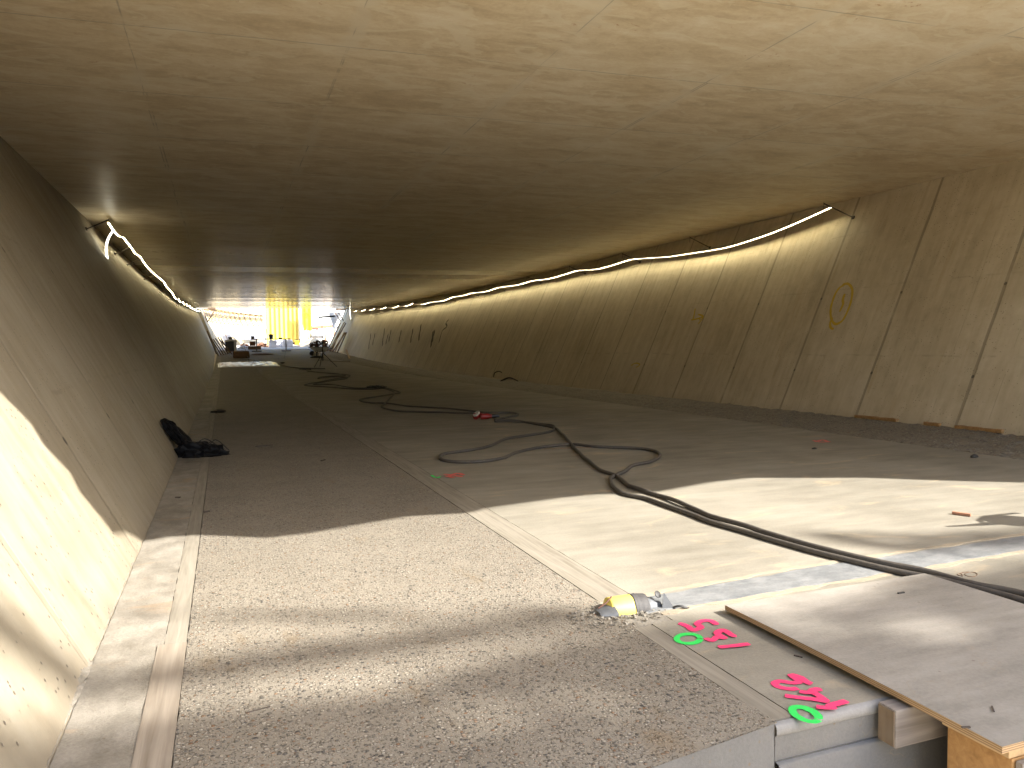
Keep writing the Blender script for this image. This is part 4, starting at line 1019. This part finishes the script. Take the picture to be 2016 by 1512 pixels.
# floor batten near right
tag(MB().bar(F(650,712,0.03), F(690,712,0.03), 0.08, 0.05).build('floor_batten', M['wood']), 'pale batten lying across the dark floor right of the light stand', 'batten')
tag(MB().bar(F(664,692,0.03), F(688,706,0.03), 0.12, 0.05).build('floor_batten', M['woodraw']), 'brown batten lying along the right gravel verge near the leaning boards', 'batten')

# outside: curved left wall with timber brackets
ys_ = [79.4, 81, 84, 86.5, 89, 91.5, 94, 96.5, 99, 101.5, 104, 108]
b = MB(); wallm = mat_wall('outer wall concrete', 0.3)
for y in ys_:
    x = xl(y); dxdy = (xl(y+1)-xl(y-1))/2; nrm = Vector((1, -dxdy, 0)).normalized(); base_ = Vector((x, y, zp(y)-0.4)); hh = 5.2-zp(y)
    f0 = base_; f1 = Vector((x, y, 5.2))-nrm*(0.40*(5.2-zp(y))); o_ = -nrm*0.5
    b.v += [f0, f1, f1+o_, f0+o_]
for j in range(len(ys_)-1):
    for k in range(4): a = j*4+k; c = j*4+(k+1)%4; b.f.append((a, c, c+4, a+4))
b.f.append((0,1,2,3)); b.f.append(tuple(len(b.v)-4+k for k in range(4)))
tag(b.build('outer_wall', wallm), 'bright curving concrete wall outside beyond the exit, carrying timber brackets', 'wall')
def bracket(p, nrm, m, lab, grp):
    # p: point on the wall top edge
    root = empty('timber_bracket', p); tag(root, lab, 'bracket', grp)
    foot = p+nrm*0.5+Vector((0,0,-1.25)); out = p+nrm*1.25+Vector((0,0,0.02))
    MB().bar(p-nrm*0.1+Vector((0,0,0.02)), out, 0.10, 0.10).build('ledger', m, root)
    MB().bar(p+Vector((0,0,-0.05))+nrm*0.05, foot, 0.09, 0.09).build('wall_post', m, root)
    MB().bar(foot, out-Vector((0,0,0.05)), 0.09, 0.09).build('strut', m, root)
    MB().bar(out-nrm*0.05, out-nrm*0.05+Vector((0,0,1.0)), 0.07, 0.07).build('rail_post', m, root)
    return root
seg = []; y = 80.5
tot = 0
while y < 104:
    x = xl(y); dxdy = (xl(y+1)-xl(y-1))/2; nrm = Vector((1, -dxdy, 0)).normalized()
    p = Vector((x, y, 5.2))-nrm*(0.40*(5.2-zp(y)))
    seg.append((p, nrm)); y += 1.5/math.hypot(1, dxdy)
for i, (p, nrm) in enumerate(seg):
    bracket(p, nrm, M['brown'] if i == 0 else M['woodraw'], 'timber bracket coloured dark for shade at the exit corner of the left wall' if i == 0 else 'pale triangular timber bracket in the row on the curving outer wall', 'timber brackets on the left outer wall')  # first bracket coloured darker to paint in the shade at the exit
b = MB()
for (p, nr), (q, nq) in zip(seg, seg[1:]): b.bar(p+nr*0.8+Vector((0,0,0.12)), q+nq*0.8+Vector((0,0,0.12)), 0.5, 0.06)
tag(b.build('walkway_plank', M['brown']), 'dark walkway boards laid along the timber brackets outside', 'walkway')
b = MB()
for (p, nr), (q, nq) in zip(seg, seg[1:]):
    for h in (0.55, 1.0): b.bar(p+nr*1.03+Vector((0,0,h)), q+nq*1.03+Vector((0,0,h)), 0.04, 0.10)
tag(b.build('guard_rail', M['wood']), 'timber guard rail above the walkway outside', 'guard rail')
for i, y in enumerate((79.6, 81.6)):
    bracket(Vector((wall_r(y, 5.2), y, 5.2)), Vector((-1,0,0)), M['brown'], 'timber bracket coloured dark for shade at the top of the right wall end, %s one' % ('nearer' if i == 0 else 'farther'), 'timber brackets on the right wall end')  # shade at the wall end is put into the dark bracket colour
# curved chute / column at right exit
b = MB(); b.lathe(P(661, 640, 84)-Vector((0,0,0)), [(0.35,-0.3),(0.4,0.2),(0.6,0.8),(0.75,1.3)], 16); tag(b.build('funnel', M['tarp']), 'pale funnel shaped tarpaulin hanging by the right wall end', 'tarpaulin')
# grey panels leaning on the curved wall
def panel(pts, lab, y):
    vs = [P(px, py, yy) for px, py, yy in pts]; n_v = (vs[1]-vs[0]).cross(vs[3]-vs[0]).normalized()*0.05
    b = MB(); b.add(vs+[v+n_v for v in vs], [(0,1,2,3),(7,6,5,4),(0,4,5,1),(1,5,6,2),(2,6,7,3),(3,7,4,0)])
    tag(b.build('grey_board', M['greypanel']), lab, 'panel', 'grey panels leaning outside')
panel([(471,646,88.6),(497,646.5,89.5),(507,669,88.0),(479,669,87.4)], 'large grey panel leaning on the bright outer wall', 88)
panel([(436.5,662,83.8),(451.5,657,84.0),(461,671,82.8),(444,680,82.6)], 'smaller grey panel leaning behind the covered box', 83)
tag(MB().tube([P(435,640,83.2), P(448,668,82.4)], 0.04, 6).build('pole', M['brown']), 'thin dark pole leaning before the smaller grey panel', 'pole')
tag(MB().tube([P(417,613,79.2), P(418,660,79.2)], 0.012, 6).build('hanging_cord', M['steel']), 'thin cord hanging from the ceiling edge at the left of the exit', 'cord')
tag(MB().tube([P(650,613,79.1), P(650,672,79.1)], 0.010, 6).build('hanging_cord', M['steel']), 'thin cord hanging from the ceiling edge before the right wall end', 'cord')
# yellow corrugated container with grey posts
cy_ = 90.0; cl, cr_ = P(526,660,cy_), P(588,660,cy_); z0_, z1_ = zp(cy_), 5.98
root = empty('site_container', Vector(((cl.x+cr_.x)/2, cy_, z0_))); tag(root, 'tall yellow corrugated container standing outside beyond the work table', 'container')
b = MB(); x = cl.x; prof_ = []; pw = (cr_.x-cl.x)/7
for i in range(7):
    x = cl.x+i*pw; prof_ += [(x, 0.0), (x+pw*0.42, 0.0), (x+pw*0.55, 0.22), (x+pw*0.87, 0.22)]
prof_.append((cr_.x, 0.0))
for (xx, dy) in prof_: b.v += [Vector((xx, cy_+dy, z0_+0.1)), Vector((xx, cy_+dy, z1_))]
for i in range(len(prof_)-1): b.f.append((2*i, 2*i+2, 2*i+3, 2*i+1))
b.build('corrugated_panel', M['yellow'], root)
MB().box(((cl.x+cr_.x)/2, cy_+1.5, (z0_+z1_)/2), (cr_.x-cl.x-0.02, 2.4, z1_-z0_-0.1)).build('body', M['yellow'], root)
for px in (521.5, 591.0):
    q = P(px, 660, cy_); MB().box((q.x, cy_-0.05, (z0_+z1_)/2), (0.30, 0.3, z1_-z0_)).build('corner_post', M['greypost'], root, bevel=0.01)
q = P(598, 660, cy_); 
tag(MB().box((q.x, cy_+0.6, (z0_+z1_)/2), (0.26, 0.3, z1_-z0_)).build('steel_post', M['greypost']), 'upright grey steel post between container and fluorescent banner', 'post')
# banner
by_ = 88.5; a, c = P(594.5, 612, by_), P(614, 651, by_); 
root = empty('banner', Vector(((a.x+c.x)/2, by_, zp(by_)))); tag(root, 'fluorescent yellow banner hanging right of the yellow container', 'banner')
b = MB(); k = 14
for j in range(k+1):
    for i in range(k+1):
        x = a.x+(c.x-a.x)*i/k; z = a.z+0.4+(c.z-a.z-0.4)*j/k
        if j > 10 and i < 5: x += (j-10)*0.05*(5-i)/5*0.8
        b.v.append(Vector((x, by_+0.06*math.sin(i*0.9)+0.03*noise.noise(Vector((x*2,z*2,0))), z)))
for j in range(k):
    for i in range(k): q = j*(k+1)+i; b.f.append((q, q+1, q+k+2, q+k+1))
o = b.build('cloth', M['banner'], root, smooth=True); sm_ = o.modifiers.new('thick', 'SOLIDIFY'); sm_.thickness = 0.01
b = MB()
for (u0, u1, v) in ((596,601,616),(603,612,616.5),(597,599,620),(602,605,620.5),(607,611,620),(600,609,624)):
    q, r__ = P(u0, v, by_-0.12), P(u1, v, by_-0.12); b.bar(q, r__, 0.006, 0.09, up=(0,0,1))
b.build('print', M['bannerink'], root)
MB().box((a.x-0.05, by_+0.05, (zp(by_)+a.z)/2+0.3), (0.08,0.08,a.z-zp(by_)+0.6)).build('pole', M['yellow'], root)
# timber beam, tarp pile, sand mound at the right outside
a, c = P(614, 645, 95), P(662, 641.5, 95); tag(MB().bar(a, c, 0.3, 0.32).build('timber_beam', M['redbrown']), 'long reddish timber beam raised across the opening at the right', 'beam')
for i, px in enumerate((616, 640, 658)):
    q = P(px, 650, 95.2); tag(MB().box((q.x, 95.2, (zp(95)+q.z+0.4)/2), (0.16,0.16,q.z+0.4-zp(95))).build('beam_post', M['redbrown']), ['left','middle','right'][i]+' reddish post carrying the long timber beam outside', 'post', 'posts under the timber beam')
a, c = P(614, 613, 97), P(640, 613, 97); tag(MB().bar(a, c, 0.3, 0.25).build('crossbeam', M['wood']), 'pale grey crossbeam high in the opening at the right', 'beam')
boxthing('tarpaulin_pile', 612, 638, 650, 662, 90, M['tarp'], 'pale tarpaulin covered pile on dark blocks beneath the timber beam', 'covered pile', 1.6, crumple=0.18, bevel=0.15)
boxthing('dark_sleeper', 611, 638, 662, 665.5, 89.9, M['steel'], 'dark sleepers under the tarpaulin covered pile', 'sleepers', 1.2, bevel=0.02)
boxthing('brown_bundle', 615, 628, 646, 651, 92.2, M['rust'], 'brown bundle lying on top of the tarpaulin covered pile', 'bundle', 0.8, crumple=0.1, bevel=0.1)
b = MB(); c = P(622, 674, 84); kx = 26
for j in range(kx+1):
    for i in range(kx+1):
        u = i/kx*2-1; v = j/kx*2-1; r_ = max(0, 1-math.hypot(u, v)); b.v.append(Vector((c.x+1.8*u, 85.5+3.4*v, zp(85.5+3.4*v)-0.03+0.9*r_**0.8+0.08*noise.noise(Vector((u*4, v*4, 0)))*min(1, r_*5))))
for j in range(kx):
    for i in range(kx): q = j*(kx+1)+i; b.f.append((q, q+1, q+kx+2, q+kx+1))
tag(b.build('sand_mound', M['sand'], smooth=True), 'broad sand mound on the ground behind the wheelbarrow', 'sand heap')
for i, (px, h0, h1) in enumerate(((600,652,674),(603,648,673),(606,650,671))):
    tag(MB().bar(P(px,h0,86.3), P(px+1.5,h1,86.0), 0.10, 0.05).build('upright_board', M['woodraw']), ['left','tallest middle','right'][i]+' pale upright board beneath the fluorescent banner', 'board', 'upright boards under the banner')

# ------------------------------------------------------------------ things outside the frame that shade the foreground
def inpoly(x, y, poly):
    c = False; j = len(poly)-1
    for i in range(len(poly)):
        (xi, yi), (xj, yj) = poly[i], poly[j]
        if (yi > y) != (yj > y) and x < (xj-xi)*(y-yi)/(yj-yi)+xi: c = not c
        j = i
    return c
D1 = [(-1.9,3.5),(-1.08,3.42),(-0.5,3.30),(-0.11,3.29),(0.5,3.27),(1.19,3.25),(1.52,3.25),(1.6,3.10),(1.36,3.06),(1.12,3.07),(0.47,3.07),(-0.1,3.06),(-0.5,3.10),(-0.98,3.19),(-1.9,3.25)]
D2 = [(-3.0,2.6),(-0.77,2.69),(-0.53,2.75),(-0.1,2.80),(0.3,2.68),(0.51,2.68),(0.72,2.74),(0.94,2.82),(1.34,2.86),(1.66,2.91),(1.95,2.90),(2.22,2.77),(2.46,2.73),(2.88,2.80),(3.42,2.94),(4.2,2.95),(5.0,2.8),(5.0,1.2),(3,1.0),(-2.0,1.6),(-3.0,2.0)]
D3 = [(3.5,4.0),(3.99,3.78),(4.27,3.66),(4.84,3.56),(5.6,3.45),(5.6,3.1),(4.49,3.21),(4.04,3.28),(3.71,3.42),(3.6,3.6)]
SP = [(0.75,2.45,0.16,0.10),(1.18,2.38,0.12,0.075),(2.66,2.40,0.22,0.10),(3.12,2.40,0.11,0.055),(2.22,2.62,0.14,0.08)]
leaves = MB()
anchors = []
def put(x, y, sz):
    s_ = R_.uniform(11, 15.5); c = Vector((x, y, 0))+S*s_
    n_ = (S.normalized()+Vector((R_.uniform(-1,1),R_.uniform(-1,1),R_.uniform(-1,1)))*0.55).normalized()
    u = n_.orthogonal().normalized(); v = n_.cross(u); a = R_.uniform(0, 6.28); u2 = u*math.cos(a)+v*math.sin(a); v2_ = n_.cross(u2)
    leaves.add([c-u2*sz, c-v2_*sz*0.5, c+u2*sz, c+v2_*sz*0.5], [(0,1,2,3)])
def fill(poly, n, sz, keep=1.0):
    xs_ = [p[0] for p in poly]; ys__ = [p[1] for p in poly]; k = 0
    while k < n:
        x, y = R_.uniform(min(xs_), max(xs_)), R_.uniform(min(ys__), max(ys__))
        if not inpoly(x, y, poly): continue
        k += 1
        if any(((x-a)/(c+sz*0.45))**2+((y-b)/(d+sz*0.5))**2 < 1 for a, b, c, d in SP): continue
        if R_.random() < keep: put(x, y, sz*R_.uniform(0.7, 1.2))
fill(D2, 9000, 0.11); fill(D1, 800, 0.07); fill(D3, 260, 0.08)
fill([(-0.5,4.10),(0.1,3.78),(0.99,3.44),(1.53,3.32),(1.53,3.26),(0.99,3.37),(0.1,3.70),(-0.5,4.0)], 60, 0.06)
root = empty('tree', (14.5, -14.0, 5.0)); tag(root, 'leafy tree on the bank behind the viewer, shading the near floor', 'tree')
leaves.build('crown', M['leaf'], root)
b = MB(); b.tube(catmull([(14.5,-14.0,4.6),(14.6,-13.8,7),(14.2,-13.2,9.5),(13.6,-12.6,12)], 5), [0.26-0.009*i for i in range(16)], 10)
for e in ((10,-10,12.5),(16,-11,13),(12.5,-13.5,14.5),(15,-13,13.8),(11.5,-11.6,11.8)):
    b.tube(catmull([(14.2,-13.2,9.5), Vector((14.2,-13.2,9.5)).lerp(Vector(e),0.5)+Vector((0,0,0.5)), e], 5), [0.12-0.009*i for i in range(11)], 7)
b.build('trunk', M['bark'], root)
# made-up can shape and stand, added out of frame to cast a shadow
def onsun(x, y, s_): return Vector((x, y, 0))+S*s_
s0 = 0.95
root = empty('shadow_caster', onsun(4.95, 3.65, s0)); tag(root, 'made-up can shape out of view, added to cast a shadow on the slab edge', 'shadow caster')
MB().tube([onsun(4.50,3.755,s0), onsun(4.70,3.715,s0), onsun(4.93,3.68,s0)], [0.012,0.022,0.035], 10).build('spout', M['steel'], root)
MB().tube(catmull([onsun(4.80,3.70,s0), onsun(4.86,3.80,s0), onsun(5.05,3.86,s0), onsun(5.30,3.85,s0)], 5), 0.014, 8).build('handle', M['steel'], root)
MB().lathe(onsun(5.12,3.62,s0)-Vector((0,0,0.20)), [(0.17,0),(0.18,0.02),(0.17,0.30),(0.12,0.34)], 20).build('caster_body', M['steel'], root)
q = onsun(5.12,3.62,s0)-Vector((0,0,0.22)); root = empty('caster_stand', (q.x, q.y, 0)); tag(root, 'timber sawhorse, added to hold the made-up shadow caster', 'caster_stand')
MB().box((q.x+0.2, q.y, q.z-0.03), (0.9,0.25,0.06)).build('top', M['wood'], root)
for dx in (-0.1, 0.6):
    for dy in (-0.1, 0.1): MB().bar((q.x+dx, q.y+dy, q.z-0.06), (q.x+dx, q.y+dy*2.5, 0.0), 0.05).build('leg', M['wood'], root)
